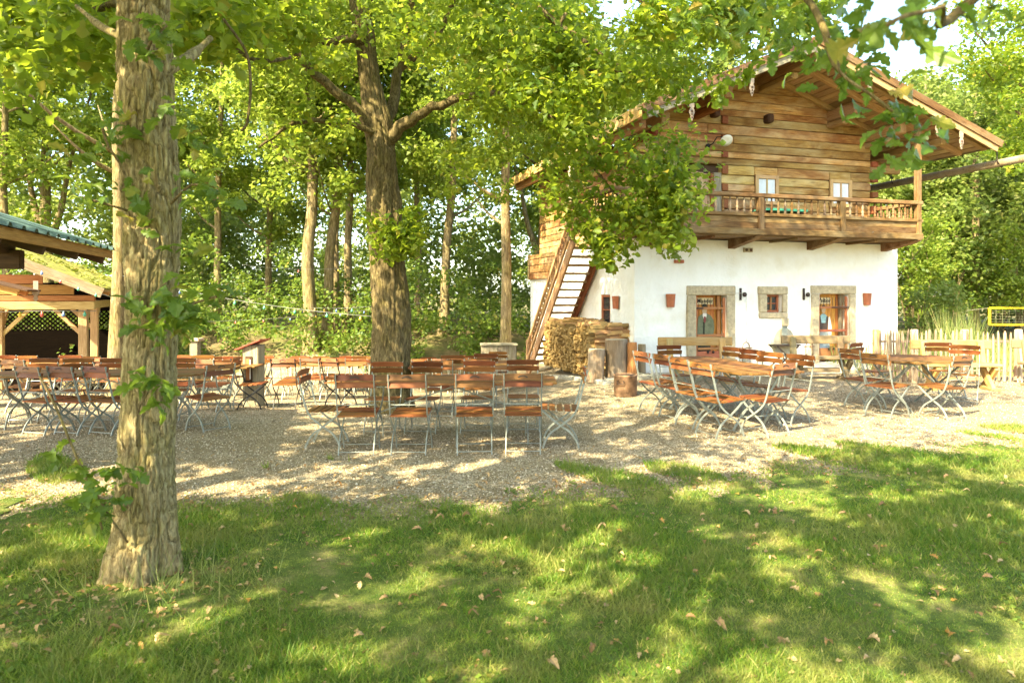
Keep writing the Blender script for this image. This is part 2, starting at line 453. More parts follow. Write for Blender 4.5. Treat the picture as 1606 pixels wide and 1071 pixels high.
BOXF = [(0, 3, 2, 1), (4, 5, 6, 7), (0, 1, 5, 4), (1, 2, 6, 5), (2, 3, 7, 6), (3, 0, 4, 7)]
_cache = {}
def box_mesh(name, l, w, h, mat, bev=0.0):
    key = (round(l, 3), round(w, 3), round(h, 3), mat, round(bev, 4))
    if key in _cache: return _cache[key]
    x, y, z = l / 2, w / 2, h / 2
    me = bpy.data.meshes.new(name)
    if bev > 0:
        b = min(bev, y * 0.45, z * 0.45)
        prof = [(-y + b, -z), (y - b, -z), (y, -z + b), (y, z - b), (y - b, z), (-y + b, z), (-y, z - b), (-y, -z + b)]
        V = []; 
        xb = min(b, x * 0.4)
        for xx, s in ((-x, 1), (-x + xb, 0), (x - xb, 0), (x, 1)):
            for (py, pz) in prof:
                k = 1.0
                if s: V.append((xx, py * (1 - b / max(y, 1e-4)), pz * (1 - b / max(z, 1e-4))))
                else: V.append((xx, py, pz))
        Fc = []
        for i in range(3):
            for j in range(8):
                a = i * 8 + j; c = i * 8 + (j + 1) % 8
                Fc.append((a, c, c + 8, a + 8))
        Fc.append(tuple(reversed(range(8)))); Fc.append(tuple(range(24, 32)))
    else:
        V = [(-x, -y, -z), (x, -y, -z), (x, y, -z), (-x, y, -z), (-x, -y, z), (x, -y, z), (x, y, z), (-x, y, z)]
        Fc = BOXF
    me.from_pydata(V, [], Fc); me.materials.append(M[mat]); me.update()
    _cache[key] = me
    return me

def orient(p0, p1, up=(0, 0, 1)):
    p0 = Vector(p0); p1 = Vector(p1)
    x = (p1 - p0).normalized(); up = Vector(up)
    if abs(x.dot(up)) > 0.98: up = Vector((0, 1, 0))
    y = up.cross(x).normalized(); z = x.cross(y)
    m = Matrix((x, y, z)).transposed().to_4x4()
    m.translation = (p0 + p1) / 2
    return m

def beam(name, p0, p1, w, h, mat, parent=None, bev=0.0, up=(0, 0, 1)):
    """box along p0->p1; w across (horizontal), h upright"""
    l = (Vector(p1) - Vector(p0)).length
    o = bpy.data.objects.new(name, box_mesh(name, l, w, h, mat, bev))
    o.matrix_basis = orient(p0, p1, up)
    return link(o, parent)

def tube_geo(pts, rad, seg=8, caps=True):
    pts = [Vector(p) for p in pts]; n = len(pts)
    V = []; Fc = []
    d0 = (pts[1] - pts[0]).normalized()
    ref = Vector((1, 0, 0)) if abs(d0.x) < 0.8 else Vector((0, 1, 0))
    u = (ref - d0 * ref.dot(d0)).normalized()
    for i in range(n):
        if i == 0: d = d0
        elif i == n - 1: d = (pts[i] - pts[i - 1]).normalized()
        else: d = (pts[i + 1] - pts[i - 1]).normalized()
        u = (u - d * u.dot(d)).normalized(); w = d.cross(u)
        r = rad[i] if isinstance(rad, (list, tuple)) else rad
        for k in range(seg):
            a = 2 * math.pi * k / seg
            V.append(tuple(pts[i] + (u * math.cos(a) + w * math.sin(a)) * r))
    for i in range(n - 1):
        for k in range(seg):
            a = i * seg + k; b = i * seg + (k + 1) % seg
            Fc.append((a, b, b + seg, a + seg))
    if caps:
        Fc.append(tuple(reversed(range(seg)))); Fc.append(tuple(range((n - 1) * seg, n * seg)))
    return V, Fc

def merge(parts):
    V = []; Fc = []
    for v, f in parts:
        o = len(V); V.extend(v); Fc.extend([tuple(i + o for i in q) for q in f])
    return V, Fc

def tube(name, pts, rad, mat, parent=None, seg=8, smooth=True):
    V, Fc = tube_geo(pts, rad, seg)
    return mesh_obj(name, V, Fc, mat, parent, smooth)

def box_geo(c, s):
    x, y, z = c; a, b, d = s[0] / 2, s[1] / 2, s[2] / 2
    V = [(x - a, y - b, z - d), (x + a, y - b, z - d), (x + a, y + b, z - d), (x - a, y + b, z - d),
         (x - a, y - b, z + d), (x + a, y - b, z + d), (x + a, y + b, z + d), (x - a, y + b, z + d)]
    return V, [tuple(f) for f in BOXF]

def lathe_geo(prof, seg=16, c=(0, 0, 0)):
    V = []; Fc = []; n = len(prof)
    for r, z in prof:
        for k in range(seg):
            a = 2 * math.pi * k / seg
            V.append((c[0] + r * math.cos(a), c[1] + r * math.sin(a), c[2] + z))
    for i in range(n - 1):
        for k in range(seg):
            a = i * seg + k; b = i * seg + (k + 1) % seg
            Fc.append((a, b, b + seg, a + seg))
    Fc.append(tuple(reversed(range(seg)))); Fc.append(tuple(range((n - 1) * seg, n * seg)))
    return V, Fc

def sstep(a, b, x):
    t = np.clip((np.asarray(x, dtype=float) - a) / (b - a), 0, 1); return t * t * (3 - 2 * t)

def terrain(X, Y):
    X = np.asarray(X, dtype=float); Y = np.asarray(Y, dtype=float)
    d = np.clip(Y - 5, 0, 9); z = -0.0055 * d * d - 0.099 * np.clip(Y - 14, 0, 6)
    z = z + sstep(20, 26, Y) * 1.5
    w = 1 - sstep(-1.5, 3.0, X)
    z = z * w
    far = sstep(45, 140, np.hypot(X, Y))
    z = z * (1 - far)
    z = z + sstep(17, 24, Y) * (1 - w) * 0.15 * (1 - far)
    return z

def tz(x, y): return float(terrain(x, y))

def P(px, d, z=None):
    X = (px - 803.0) / F * d
    return Vector((X, d, tz(X, d) if z is None else z))

def PZ(px, py, d):
    return Vector(((px - 803.0) / F * d, d, EYE - (py - 462.0) / F * d))

def vnoise(u, v, nu, nv, seed):
    """value noise, periodic in u (0..1)"""
    g = np.random.default_rng(seed).random((nv + 2, nu))
    uu = (u % 1.0) * nu; vv = np.clip(v, 0, 1) * nv
    i = np.floor(uu).astype(int); j = np.floor(vv).astype(int)
    fu = uu - i; fv = vv - j; fu = fu * fu * (3 - 2 * fu); fv = fv * fv * (3 - 2 * fv)
    i0 = i % nu; i1 = (i + 1) % nu; j1 = np.minimum(j + 1, nv + 1)
    return (g[j, i0] * (1 - fu) + g[j, i1] * fu) * (1 - fv) + (g[j1, i0] * (1 - fu) + g[j1, i1] * fu) * fv

# ------------------------------------------------------------------ ground
BX = [-40, -9, -4.5, -2.65, -0.97, 0.26, 1.4, 2.52, 3.9, 6.15, 9, 40]
BY = [6.6, 6.3, 6.0, 5.65, 5.65, 5.85, 6.1, 6.75, 7.5, 8.1, 8.8, 9.5]
def edge_y(x):
    x = np.asarray(x, dtype=float)
    return np.interp(x, BX, BY) + 0.09 * np.sin(x * 5.1) + 0.06 * np.sin(x * 11.7 + 1) + 0.05 * np.sin(x * 23 + 2)

def grid_sheet(name, xs, ys, zoff, mat, keep=None, label=None):
    XX, YY = np.meshgrid(xs, ys)
    ZZ = terrain(XX, YY) + zoff
    V = np.stack((XX, YY, ZZ), axis=2).reshape(-1, 3)
    nx, ny = len(xs), len(ys)
    a = (np.arange(ny - 1)[:, None] * nx + np.arange(nx - 1)[None, :]).ravel()
    if keep is not None:
        cx = (XX[:-1, :-1] + XX[1:, 1:]).ravel() / 2; cy = (YY[:-1, :-1] + YY[1:, 1:]).ravel() / 2
        a = a[keep(cx, cy)]
    q = np.stack((a, a + 1, a + nx + 1, a + nx), axis=1)
    me = np_mesh(name, V, q.ravel(), np.full(len(q), 4), mat, smooth=True)
    o = bpy.data.objects.new(name, me); link(o)
    tag(o, kind="structure")
    return o

xs = np.concatenate((np.linspace(-900, -60, 15), np.arange(-50, 50.1, 1.0), np.linspace(60, 900, 15)))
ys = np.concatenate((np.linspace(-600, -40, 10), np.arange(-30, 60.1, 1.0), np.linspace(70, 1500, 20)))
g = grid_sheet('ground', xs, ys, -0.05, 'earth')
g = grid_sheet('gravel_yard', np.arange(-22, 13.01, 0.25), np.arange(4.0, 23.6, 0.25), 0.0, 'gravel',
               keep=lambda x, y: (y < 21.5 + 1.5 * np.sin(x * 0.7)) & ~((x > 1.5) & (y > 21)))
g = grid_sheet('lawn', np.arange(-14, 14.01, 0.1), np.arange(-3.0, 9.61, 0.1), 0.012, 'lawn', keep=lambda x, y: y < edge_y(x) - 0.3 + 0.22 * np.sin(x * 7.3 + 2 * np.sin(x * 2.9)))

# ------------------------------------------------------------------ the farmhouse
TH = R(16.5)
house = empty('farmhouse', (2.69, 15.0, 0), TH)
tag(house, 'white plastered farmhouse with log upper storey, wooden balcony and wide gable roof', 'house')
HM = Matrix.Translation((2.69, 15.0, 0)) @ Matrix.Rotation(TH, 4, 'Z')
WW, WD = 7.24, 7.37       # masonry width, depth
WT = 2.97                 # top of masonry
APEX_S, APEX_Z = 3.53, 7.15
SL, SR = 0.43, 0.367      # roof slopes left and right
EL, ER = -0.55, 8.65
TF, TB = -1.5, 7.9
def roof_z(s): return APEX_Z - (SL * (APEX_S - s) if s < APEX_S else SR * (s - APEX_S))

# plastered wall with real openings (front and left side built as cell grids)
openings_front = [(1.52, 2.32, 0.1, 1.715), (3.397, 3.82, 1.31, 1.73), (4.86, 5.745, 0.1, 1.745)]
openings_left = [(1.263, 1.80, 0.99, 1.73)]
def wall_cells(a0, a1, z0, z1, ops, step=0.35):
    As = sorted(set([a0, a1] + [o[0] for o in ops] + [o[1] for o in ops] + list(np.arange(a0 + step, a1 - 0.1, step))))
    Zs = sorted(set([z0, z1] + [o[2] for o in ops] + [o[3] for o in ops] + list(np.arange(z0 + step, z1 - 0.1, step))))
    cells = []
    for i in range(len(As) - 1):
        for j in range(len(Zs) - 1):
            ca = (As[i] + As[i + 1]) / 2; cz = (Zs[j] + Zs[j + 1]) / 2
            if not any(o[0] < ca < o[1] and o[2] < cz < o[3] for o in ops):
                cells.append((As[i], As[i + 1], Zs[j], Zs[j + 1]))
    return cells
def wob(a, z): return 0.022 * math.sin(a * 2.3 + z * 1.7) + 0.014 * math.sin(a * 5.1 - z * 3.3 + 1.0)
V = []; Fc = []
def quad(p):
    o = len(V); V.extend(p); Fc.append((o, o + 1, o + 2, o + 3))
for a, b, c, d in wall_cells(0, WW, -0.6, WT, openings_front):
    f = lambda s, z: (s, -wob(s, z) * (1 if 0 < s < WW else 0), z)
    quad([f(a, c), f(b, c), f(b, d), f(a, d)])
for a, b, c, d in wall_cells(0, WD, -0.6, WT, openings_left):
    f = lambda t, z: (-wob(t, z) * (1 if 0 < t < WD else 0), t, z)
    quad([f(b, c), f(a, c), f(a, d), f(b, d)])
DEPTH = 0.38
for (a, b, c, d) in openings_front:
    for q in ([(a, 0, c), (a, DEPTH, c), (a, DEPTH, d), (a, 0, d)], [(b, DEPTH, c), (b, 0, c), (b, 0, d), (b, DEPTH, d)],
              [(a, 0, d), (a, DEPTH, d), (b, DEPTH, d), (b, 0, d)], [(a, DEPTH, c), (a, 0, c), (b, 0, c), (b, DEPTH, c)]): quad(q)
for (a, b, c, d) in openings_left:
    for q in ([(0, a, c), (0, a, d), (DEPTH, a, d), (DEPTH, a, c)], [(0, b, d), (0, b, c), (DEPTH, b, c), (DEPTH, b, d)],
              [(0, a, d), (0, b, d), (DEPTH, b, d), (DEPTH, a, d)], [(0, b, c), (0, a, c), (DEPTH, a, c), (DEPTH, b, c)]): quad(q)
quad([(WW, 0, -0.6), (WW, WD, -0.6), (WW, WD, WT), (WW, 0, WT)])
quad([(0, WD, -0.6), (0, WD, WT), (WW, WD, WT), (WW, WD, -0.6)])
quad([(0, 0, WT), (WW, 0, WT), (WW, WD, WT), (0, WD, WT)])
mesh_obj('plaster_wall', V, Fc, 'plaster', house)

# stone door and window surrounds: each block its own piece
def surround(name, a, b, z0, z1, oa, ob, oz0, oz1, sill):
    p = empty(name, (0, 0, 0), 0, house)
    pr = -0.045
    def blk(s0, s1, zz0, zz1):
        beam('stone_block', (s0, pr + 0.06, (zz0 + zz1) / 2), (s1, pr + 0.06, (zz0 + zz1) / 2), 0.13, zz1 - zz0, 'stone', p, 0.018)
    blk(a - 0.01, b + 0.01, oz1, z1)
    lo = oz0 if sill else z0
    blk(a, oa - 0.001, lo + 0.003, oz1 - 0.004); blk(ob + 0.001, b, lo + 0.003, oz1 - 0.004)
    if sill: blk(a - 0.005, b + 0.005, z0, oz0)
    return p
surround('door_surround', 1.294, 2.537, 0.1, 1.93, 1.52, 2.32, 0.1, 1.715, False)
surround('window_surround', 3.188, 3.961, 1.177, 1.92, 3.397, 3.82, 1.31, 1.73, True)
surround('door_surround', 4.629, 5.935, 0.1, 1.945, 4.86, 5.745, 0.1, 1.745, False)

def text_mesh(body, size, mat, parent, loc, rot):
    cu = bpy.data.curves.new('lettering', 'FONT'); cu.body = body; cu.size = size; cu.align_x = 'CENTER'; cu.align_y = 'CENTER'
    cu.extrude = 0.002; cu.offset = size * 0.012
    t = bpy.data.objects.new('lettering', cu); COL.objects.link(t)
    dg = bpy.context.evaluated_depsgraph_get(); me = bpy.data.meshes.new_from_object(t.evaluated_get(dg))
    bpy.data.objects.remove(t); me.materials.clear(); me.materials.append(M[mat])
    o = bpy.data.objects.new('lettering', me); o.location = loc; o.rotation_euler = rot
    return link(o, parent)

def flat_shape(name, outline, s0, z0, t, mat, parent, thick=0.006):
    """flat painted board shape in the s-z plane at depth t"""
    n = len(outline); V = [(s0 + x, t, z0 + z) for x, z in outline] + [(s0 + x, t + thick, z0 + z) for x, z in outline]
    Fc = [tuple(range(n)), tuple(reversed(range(n, 2 * n)))] + [(i, n + i, n + (i + 1) % n, (i + 1) % n) for i in range(n)]
    return mesh_obj(name, V, Fc, mat, parent)

def make_door(a, b, top, side, kind):
    d = empty('door', (0, 0, 0), 0, house)
    d["label"] = 'plank door with barred gate and painted %s behind it' % ('man in green jacket' if kind == 'man' else 'woman in apron')
    n = 8; w = (b - a) / n
    for i in range(n):
        beam('door_plank', (a + (i + 0.5) * w, 0.20 + 0.003 * (i % 2), 0.12), (a + (i + 0.5) * w, 0.20 + 0.003 * (i % 2), top - 0.002), w - 0.006, 0.03, 'door_wood', d, 0.004, up=(0, 1, 0))
    # inner dark lining board on the right
    beam('door_post', (b - 0.13, 0.135, 0.12), (b - 0.13, 0.135, top - 0.01), 0.07, 0.07, 'gate_wood' if kind == 'man' else 'old_wood', d, 0.006, up=(0, 1, 0))
    # gate frame
    t = 0.045
    for s in (a + 0.035, b - 0.035):
        beam('gate_stile', (s, t, 0.12), (s, t, top - 0.06), 0.06, 0.04, 'gate_wood', d, 0.005, up=(0, 1, 0))
    for z in (1.42, 0.80 if kind == 'man' else 0.86, 0.66 if kind != 'man' else 0.5):
        beam('gate_rail', (a + 0.066, t - 0.012, z), (b - 0.066, t - 0.012, z), 0.04, 0.055, 'gate_wood', d, 0.005)
    beam('gate_panel', (a + 0.066, t, 0.31), (b - 0.066, t, 0.31), 0.03, 0.26, 'gate_wood', d, 0.008)
    for i in range(7):
        s = a + 0.12 + i * (b - a - 0.24) / 7.5
        tube('gate_bar', [(s, t + 0.01, 1.44), (s, t + 0.01, top - 0.08)], 0.006, 'iron', d, 6)
    for dx in (0.33, 0.47):
        v, f = lathe_geo([(0.0, 0), (0.03, 0.004), (0.034, 0.015), (0.02, 0.03)], 10)
        mesh_obj('gate_knob', v, f, 'iron', d, True, (a + dx, t - 0.02, 0.42), (R(90), 0, 0))
    beam('hinge_strap', (a - 0.1 if side < 0 else b + 0.12, t - 0.055, 1.42), (a + 0.2 if side < 0 else b - 0.5, t - 0.055, 1.42), 0.012, 0.03, 'iron', d, 0.003)
    # sign plate and lettering
    sx = a + (b - a) * (0.44 if kind == 'man' else 0.32); sz = 1.58
    pl = beam('sign_plate', (sx - 0.22, 0.175, sz), (sx + 0.22, 0.175, sz), 0.008, 0.15, 'sign_plate', d, 0.003)
    o = text_mesh('Mander' if kind == 'man' else 'Weiber', 0.14, 'ink', d, (sx, 0.167, sz), (R(90), 0, 0))
    fx = a + (b - a) * (0.42 if kind == 'man' else 0.33); T = 0.172
    if kind == 'man':
        flat_shape('painted_trousers', [(-0.17, 0), (0.17, 0), (0.16, 0.42), (-0.16, 0.42)], fx, 0.3, T, 'jacket_dark', d)
        flat_shape('painted_jacket', [(-0.2, 0), (0.1, 0), (0.22, 0.02), (0.26, 0.22), (0.24, 0.42), (0.17, 0.52), (0.06, 0.58), (-0.06, 0.57), (-0.16, 0.5), (-0.18, 0.3)], fx, 0.72, T - 0.008, 'jacket', d)
        flat_shape('painted_shirt', [(-0.05, 0.14), (0.0, 0.0), (0.05, 0.14), (0.05, 0.2), (-0.05, 0.2)], fx, 1.1, T - 0.016, 'shirt', d)
        flat_shape('painted_tie', [(-0.02, 0.1), (0.02, 0.1), (0.035, 0.0), (0.0, -0.06), (-0.035, 0.0)], fx, 1.13, T - 0.024, 'tie_red', d)
        flat_shape('painted_lapel', [(-0.015, 0), (0.015, 0), (0.02, 0.36), (-0.02, 0.36)], fx - 0.02, 0.74, T - 0.02, 'jacket_dark', d)
        flat_shape('painted_head', [(0.0, 0), (0.05, 0.03), (0.065, 0.1), (0.06, 0.16), (-0.06, 0.16), (-0.065, 0.1), (-0.05, 0.03)], fx, 1.28, T - 0.01, 'face_paint', d)
        flat_shape('painted_hat', [(-0.09, 0), (0.1, 0), (0.065, 0.02), (0.05, 0.08), (-0.05, 0.08), (-0.065, 0.02)], fx, 1.435, T - 0.016, 'jacket_dark', d)
    else:
        flat_shape('painted_apron', [(-0.2, 0), (0.2, 0), (0.13, 0.45), (-0.13, 0.45)], fx, 0.4, T, 'apron', d)
        flat_shape('painted_sleeve', [(-0.05, 0), (0.05, 0.0), (0.06, 0.2), (0.0, 0.46), (-0.04, 0.42)], fx + 0.19, 0.74, T - 0.004, 'shirt', d)
        flat_shape('painted_sleeve', [(-0.05, 0), (0.05, 0.0), (0.05, 0.42), (0.0, 0.46), (-0.05, 0.2)], fx - 0.19, 0.74, T - 0.004, 'shirt', d)
        flat_shape('painted_bodice', [(-0.1, 0), (0.1, 0), (0.14, 0.36), (0.09, 0.36), (0.06, 0.2), (-0.06, 0.2), (-0.09, 0.36), (-0.14, 0.36)], fx, 0.84, T - 0.012, 'bodice', d)
        flat_shape('painted_scarf', [(-0.06, 0), (0.06, 0), (0.1, 0.17), (0.04, 0.22), (-0.04, 0.22), (-0.1, 0.17)], fx, 1.04, T - 0.008, 'scarf', d)
        flat_shape('painted_head', [(0.0, 0), (0.045, 0.03), (0.06, 0.1), (0.05, 0.16), (-0.05, 0.16), (-0.06, 0.1), (-0.045, 0.03)], fx, 1.27, T - 0.014, 'face_paint', d)
        flat_shape('painted_hair', [(-0.06, 0), (0.06, 0), (0.05, 0.05), (0.0, 0.07), (-0.05, 0.05)], fx, 1.41, T - 0.02, 'bodice', d)
    return d
make_door(1.52, 2.32, 1.715, -1, 'man')
make_door(4.86, 5.745, 1.745, 1, 'woman')

def make_window(a, b, z0, z1, plane, mat, curtain=False, axis='s', panes=(2, 2), fw=0.05, parent=None):
    wdw = empty('window', (0, 0, 0), 0, house)
    def pt(u, dp, z): return (u, plane + dp, z) if axis == 's' else (plane + dp, u, z)
    for u in (a + fw / 2, b - fw / 2): beam('window_frame', pt(u, 0, z0), pt(u, 0, z1), fw, 0.05, mat, wdw, 0.004, up=(0, 1, 0) if axis == 's' else (1, 0, 0))
    for z in (z0 + fw / 2, z1 - fw / 2): beam('window_frame', pt(a + fw, 0, z), pt(b - fw, 0, z), 0.05, fw, mat, wdw, 0.004)
    for i in range(1, panes[0]):
        u = a + (b - a) * i / panes[0]; beam('glazing_bar', pt(u, 0, z0 + fw), pt(u, 0, z1 - fw), 0.035, 0.04, mat, wdw, 0.003, up=(0, 1, 0) if axis == 's' else (1, 0, 0))
    for j in range(1, panes[1]):
        z = z0 + (z1 - z0) * j / panes[1]; beam('glazing_bar', pt(a + fw, -0.002, z), pt(b - fw, -0.002, z), 0.036, 0.025, mat, wdw, 0.003)
    for i in range(panes[0]):
        for j in range(panes[1]):
            u0 = a + fw + (b - a - 2 * fw) * i / panes[0] + 0.008; u1 = a + fw + (b - a - 2 * fw) * (i + 1) / panes[0] - 0.008
            zz0 = z0 + fw + (z1 - z0 - 2 * fw) * j / panes[1] + 0.006; zz1 = z0 + fw + (z1 - z0 - 2 * fw) * (j + 1) / panes[1] - 0.006
            beam('pane', pt(u0, 0.012, (zz0 + zz1) / 2), pt(u1, 0.012, (zz0 + zz1) / 2), 0.006, zz1 - zz0, 'glass_dark' if not curtain or (i + j) % 3 == 5 else 'curtain', wdw)
    return wdw
make_window(3.40, 3.817, 1.313, 1.727, 0.13, 'gate_wood', panes=(2, 2), fw=0.05)
make_window(1.27, 1.79, 1.0, 1.72, 0.04, 'gate_wood', axis='t', panes=(1, 2))

def sconce(parent, s, t, z, axis):
    prof = [(0.088, -0.15), (0.092, -0.14), (0.112, 0.13), (0.115, 0.14), (0.106, 0.145)]
    V = []; Fc = []; n = len(prof); seg = 10
    for r, zz in prof:
        for k in range(seg + 1):
            a = math.pi * k / seg
            V.append((r * math.cos(a), -r * math.sin(a), zz) if axis == 's' else (-r * math.sin(a), -r * math.cos(a), zz))
    for i in range(n - 1):
        for k in range(seg):
            a = i * (seg + 1) + k; Fc.append((a, a + 1, a + seg + 2, a + seg + 1))
    Fc.append(tuple(reversed(range(seg + 1)))); Fc.append(tuple(range((n - 1) * (seg + 1), n * (seg + 1))))
    return mesh_obj('wall_lamp', V, Fc, 'terracotta', parent, False, (s, t, z))
def hw(s, t, z): return HM @ Vector((s, t, z))
for (s, t, z, ax, lb) in ((0.88, -0.01, 1.6, 's', 'terracotta half-pot wall lamp left of the door with the painted man'),
                          (6.28, -0.01, 1.62, 's', 'terracotta half-pot wall lamp right of the door with the painted woman'),
                          (-0.01, 0.88, 1.55, 't', 'terracotta half-pot wall lamp on the shaded side wall by the small window')):
    o = sconce(None, 0, 0, 0, ax); o.matrix_basis = HM @ Matrix.Translation((s, t, z)); tag(o, lb, 'wall lamp', 'terracotta wall lamps')
beam('brick', (0.97, -0.03, 2.47), (1.2, -0.03, 2.47), 0.06, 0.075, 'terracotta', house, 0.006)
for dx in (-0.05, 0.05):
    vt = empty('vent_tile', (2.886 + dx * 1.2, -0.02, 2.76), 0, house)
    V_, F_ = box_geo((0, 0, 0), (0.1, 0.06, 0.1)); mesh_obj('tile', V_, F_, 'stone', vt)
    v, f = lathe_geo([(0.036, 0), (0.034, 0.012)], 14); mesh_obj('vent_hole', v, f, 'dark_wood', vt, False, (0, -0.028, 0), (R(90), 0, 0))

# porch step
for i, (s0, s1) in enumerate(((0.9, 3.0), (3.01, 5.2), (5.21, 7.3))):
    beam('porch_slab', (s0, -0.62, 0.0), (s1, -0.62, 0.0), 1.18, 0.2, 'porch_stone', house, 0.02)

# upper log storey -------------------------------------------------
LS0, LS1, LT0, LT1 = 0.25, 6.75, 0.35, 7.2
core = []
zt = APEX_Z - 0.30
prof = [(LS0 + .14, WT - 0.02), (LS1 - .14, WT - 0.02), (LS1 - .14, roof_z(LS1) - 0.32), (APEX_S, zt - 0.05), (LS0 + .14, roof_z(LS0) - 0.32)]
V = [(s, LT0 + 0.12, z) for s, z in prof] + [(s, LT1, z) for s, z in prof]; n = 5
log_wall = mesh_obj('log_wall', V, [tuple(range(n)), tuple(reversed(range(n, 2 * n)))] + [(i, n + i, n + (i + 1) % n, (i + 1) % n) for i in range(n)], 'dark_wood', house)
openings_up = [(1.355, 2.42, 3.0, 4.62), (3.34, 3.986, 3.88, 4.58), (5.49, 6.145, 3.9, 4.58)]
z = WT + 0.02; rr = random.Random(5); k = 0
while z < APEX_Z - 0.16:
    h = rr.uniform(0.15, 0.235); zc = z + h / 2
    zz = z + h
    s0 = max(LS0, APEX_S - (APEX_Z - 0.27 - z - h * 0.7) / SL); s1 = min(LS1, APEX_S + (APEX_Z - 0.27 - z - h * 0.7) / SR)
    segs = [(s0, s1)]
    for (a, b, c, d) in openings_up:
        if zz > c + 0.03 and z < d - 0.03:
            ns = []
            for (p, q) in segs:
                if b <= p or a >= q: ns.append((p, q)); continue
                if a > p: ns.append((p, a))
                if b < q: ns.append((b, q))
            segs = ns
    for (a, b, c, d) in openings_up[1:]:
        if zz > c + 0.03 and z < d - 0.03:
            for (f0, f1) in ((d + 0.004, zz - 0.006), (z + 0.006, c - 0.004)):
                if z < f0 < f1 < zz + 0.001 and f1 - f0 > 0.02:
                    beam('log', (a, LT0 + 0.07, (f0 + f1) / 2), (b, LT0 + 0.07, (f0 + f1) / 2), 0.13, f1 - f0, 'log', log_wall, 0.01)
    fin = []
    for (p, q) in segs:
        if q - p > 3.5 and rr.random() < 0.6:
            c = rr.uniform(p + 1.2, q - 1.2); fin += [(p, c - 0.002), (c + 0.002, q)]
        else: fin.append((p, q))
    for (p, q) in fin:
        if q - p < 0.08: continue
        dt = rr.uniform(-0.012, 0.012)
        tl = rr.uniform(-0.006, 0.006)
        lim = APEX_Z - 0.085
        sbl, stl = APEX_S - (lim - z) / SL, APEX_S - (lim - zz) / SL; sbr, str_ = APEX_S + (lim - z) / SR, APEX_S + (lim - zz) / SR
        if (p == s0 and stl > LS0) or (q == s1 and str_ < LS1):
            mid_ = (p + q) / 2; l0 = max(p if p != s0 else max(LS0, sbl), -9) - mid_; l1 = (p if p != s0 else max(LS0, stl)) - mid_
            r0 = (q if q != s1 else min(LS1, sbr)) - mid_; r1_ = (q if q != s1 else min(LS1, str_)) - mid_
            if r1_ - l1 < 0.02: l1 = r1_ = (l1 + r1_) / 2; r1_ += 0.01
            hh_ = h / 2 - 0.006
            mesh_obj('log', [(l0, -.07, -hh_), (r0, -.07, -hh_), (r0, .07, -hh_), (l0, .07, -hh_), (l1, -.07, hh_), (r1_, -.07, hh_), (r1_, .07, hh_), (l1, .07, hh_)], BOXF, 'log', log_wall, False, (mid_, LT0 + 0.07 + dt, zc))
        else:
            beam('log', (p, LT0 + 0.07 + dt, zc - tl), (q, LT0 + 0.07 + dt, zc + tl), 0.14, h - 0.012, 'log', log_wall, 0.016)
    if zz < 5.35:
        # left side wall log, log ends
        beam('log', (LS0 + 0.07, LT0 + 0.15, zc), (LS0 + 0.07, LT1, zc), 0.14 , h - 0.012, 'log', log_wall, 0.014)
        if k % 2 == 0 and zc < 5.2:
            beam('log_end', (LS1 + 0.005, LT0 + 0.02, zc), (LS1 + 0.19, LT0 + 0.02, zc), 0.16, h * 0.85, 'log_red', log_wall, 0.01)
            beam('log_end', (2.5, LT0 - 0.055, zc), (2.5, LT0 + 0.0, zc), 0.16, h * 0.9, 'log_red', log_wall, 0.008)
    elif zz < 6.1 and k % 2 == 0:
        beam('log_end', (2.5, LT0 - 0.055, zc), (2.5, LT0 + 0.0, zc), 0.16, h * 0.9, 'log_red', log_wall, 0.008)
    z += h; k += 1
# rear part of the side wall carries logs lower down
z = 2.2
for h in (0.2, 0.24, 0.19, 0.15):
    beam('log', (-0.03, 4.7, z + h / 2), (-0.03, 7.2, z + h / 2), 0.16, h - 0.012, 'log', log_wall, 0.014); z += h
beam('corner_post', (-0.03, 7.28, 2.2), (-0.03, 7.28, 3.0), 0.14, 0.18, 'log', log_wall, 0.01)
# projecting log under the right eave
beam('log', (LS1 + 0.01, LT0 + 0.08, 4.92), (LS1 + 0.95, LT0 + 0.08, 4.92), 0.16, 0.2, 'timber', log_wall, 0.014)
make_window(3.34, 3.986, 3.88, 4.58, LT0 - 0.02, 'window_wood', curtain=True, panes=(2, 1), fw=0.085)
make_window(5.49, 6.145, 3.9, 4.58, LT0 - 0.02, 'window_wood', curtain=True, panes=(2, 1), fw=0.085)
# upstairs door
ud = empty('upper_door', (0, 0, 0), 0, house); ud["label"] = 'pale plank door behind the balcony'
for i in range(5):
    w = (2.10 - 1.42) / 5; s = 1.42 + (i + 0.5) * w
    beam('door_plank', (s, LT0 + 0.04, 3.05), (s, LT0 + 0.04, 4.55 + 0.04 * math.sin(i * math.pi / 4)), w - 0.005, 0.04, 'pale_door', ud, 0.003, up=(0, 1, 0))
beam('door_jamb', (1.385, LT0 + 0.02, 3.05), (1.385, LT0 + 0.02, 4.6), 0.06, 0.1, 'old_wood', ud, 0.006, up=(0, 1, 0))
beam('door_jamb', (2.15, LT0 + 0.0, 3.05), (2.15, LT0 + 0.0, 4.55), 0.09, 0.12, 'log_red', ud, 0.006, up=(0, 1, 0))
beam('door_jamb', (2.31, LT0 + 0.02, 3.05), (2.31, LT0 + 0.02, 4.58), 0.2, 0.1, 'grey_wood', ud, 0.008, up=(0, 1, 0))
beam('peep_window', (1.74, LT0 + 0.01, 4.05), (1.86, LT0 + 0.01, 4.05), 0.03, 0.16, 'dark_void', ud)

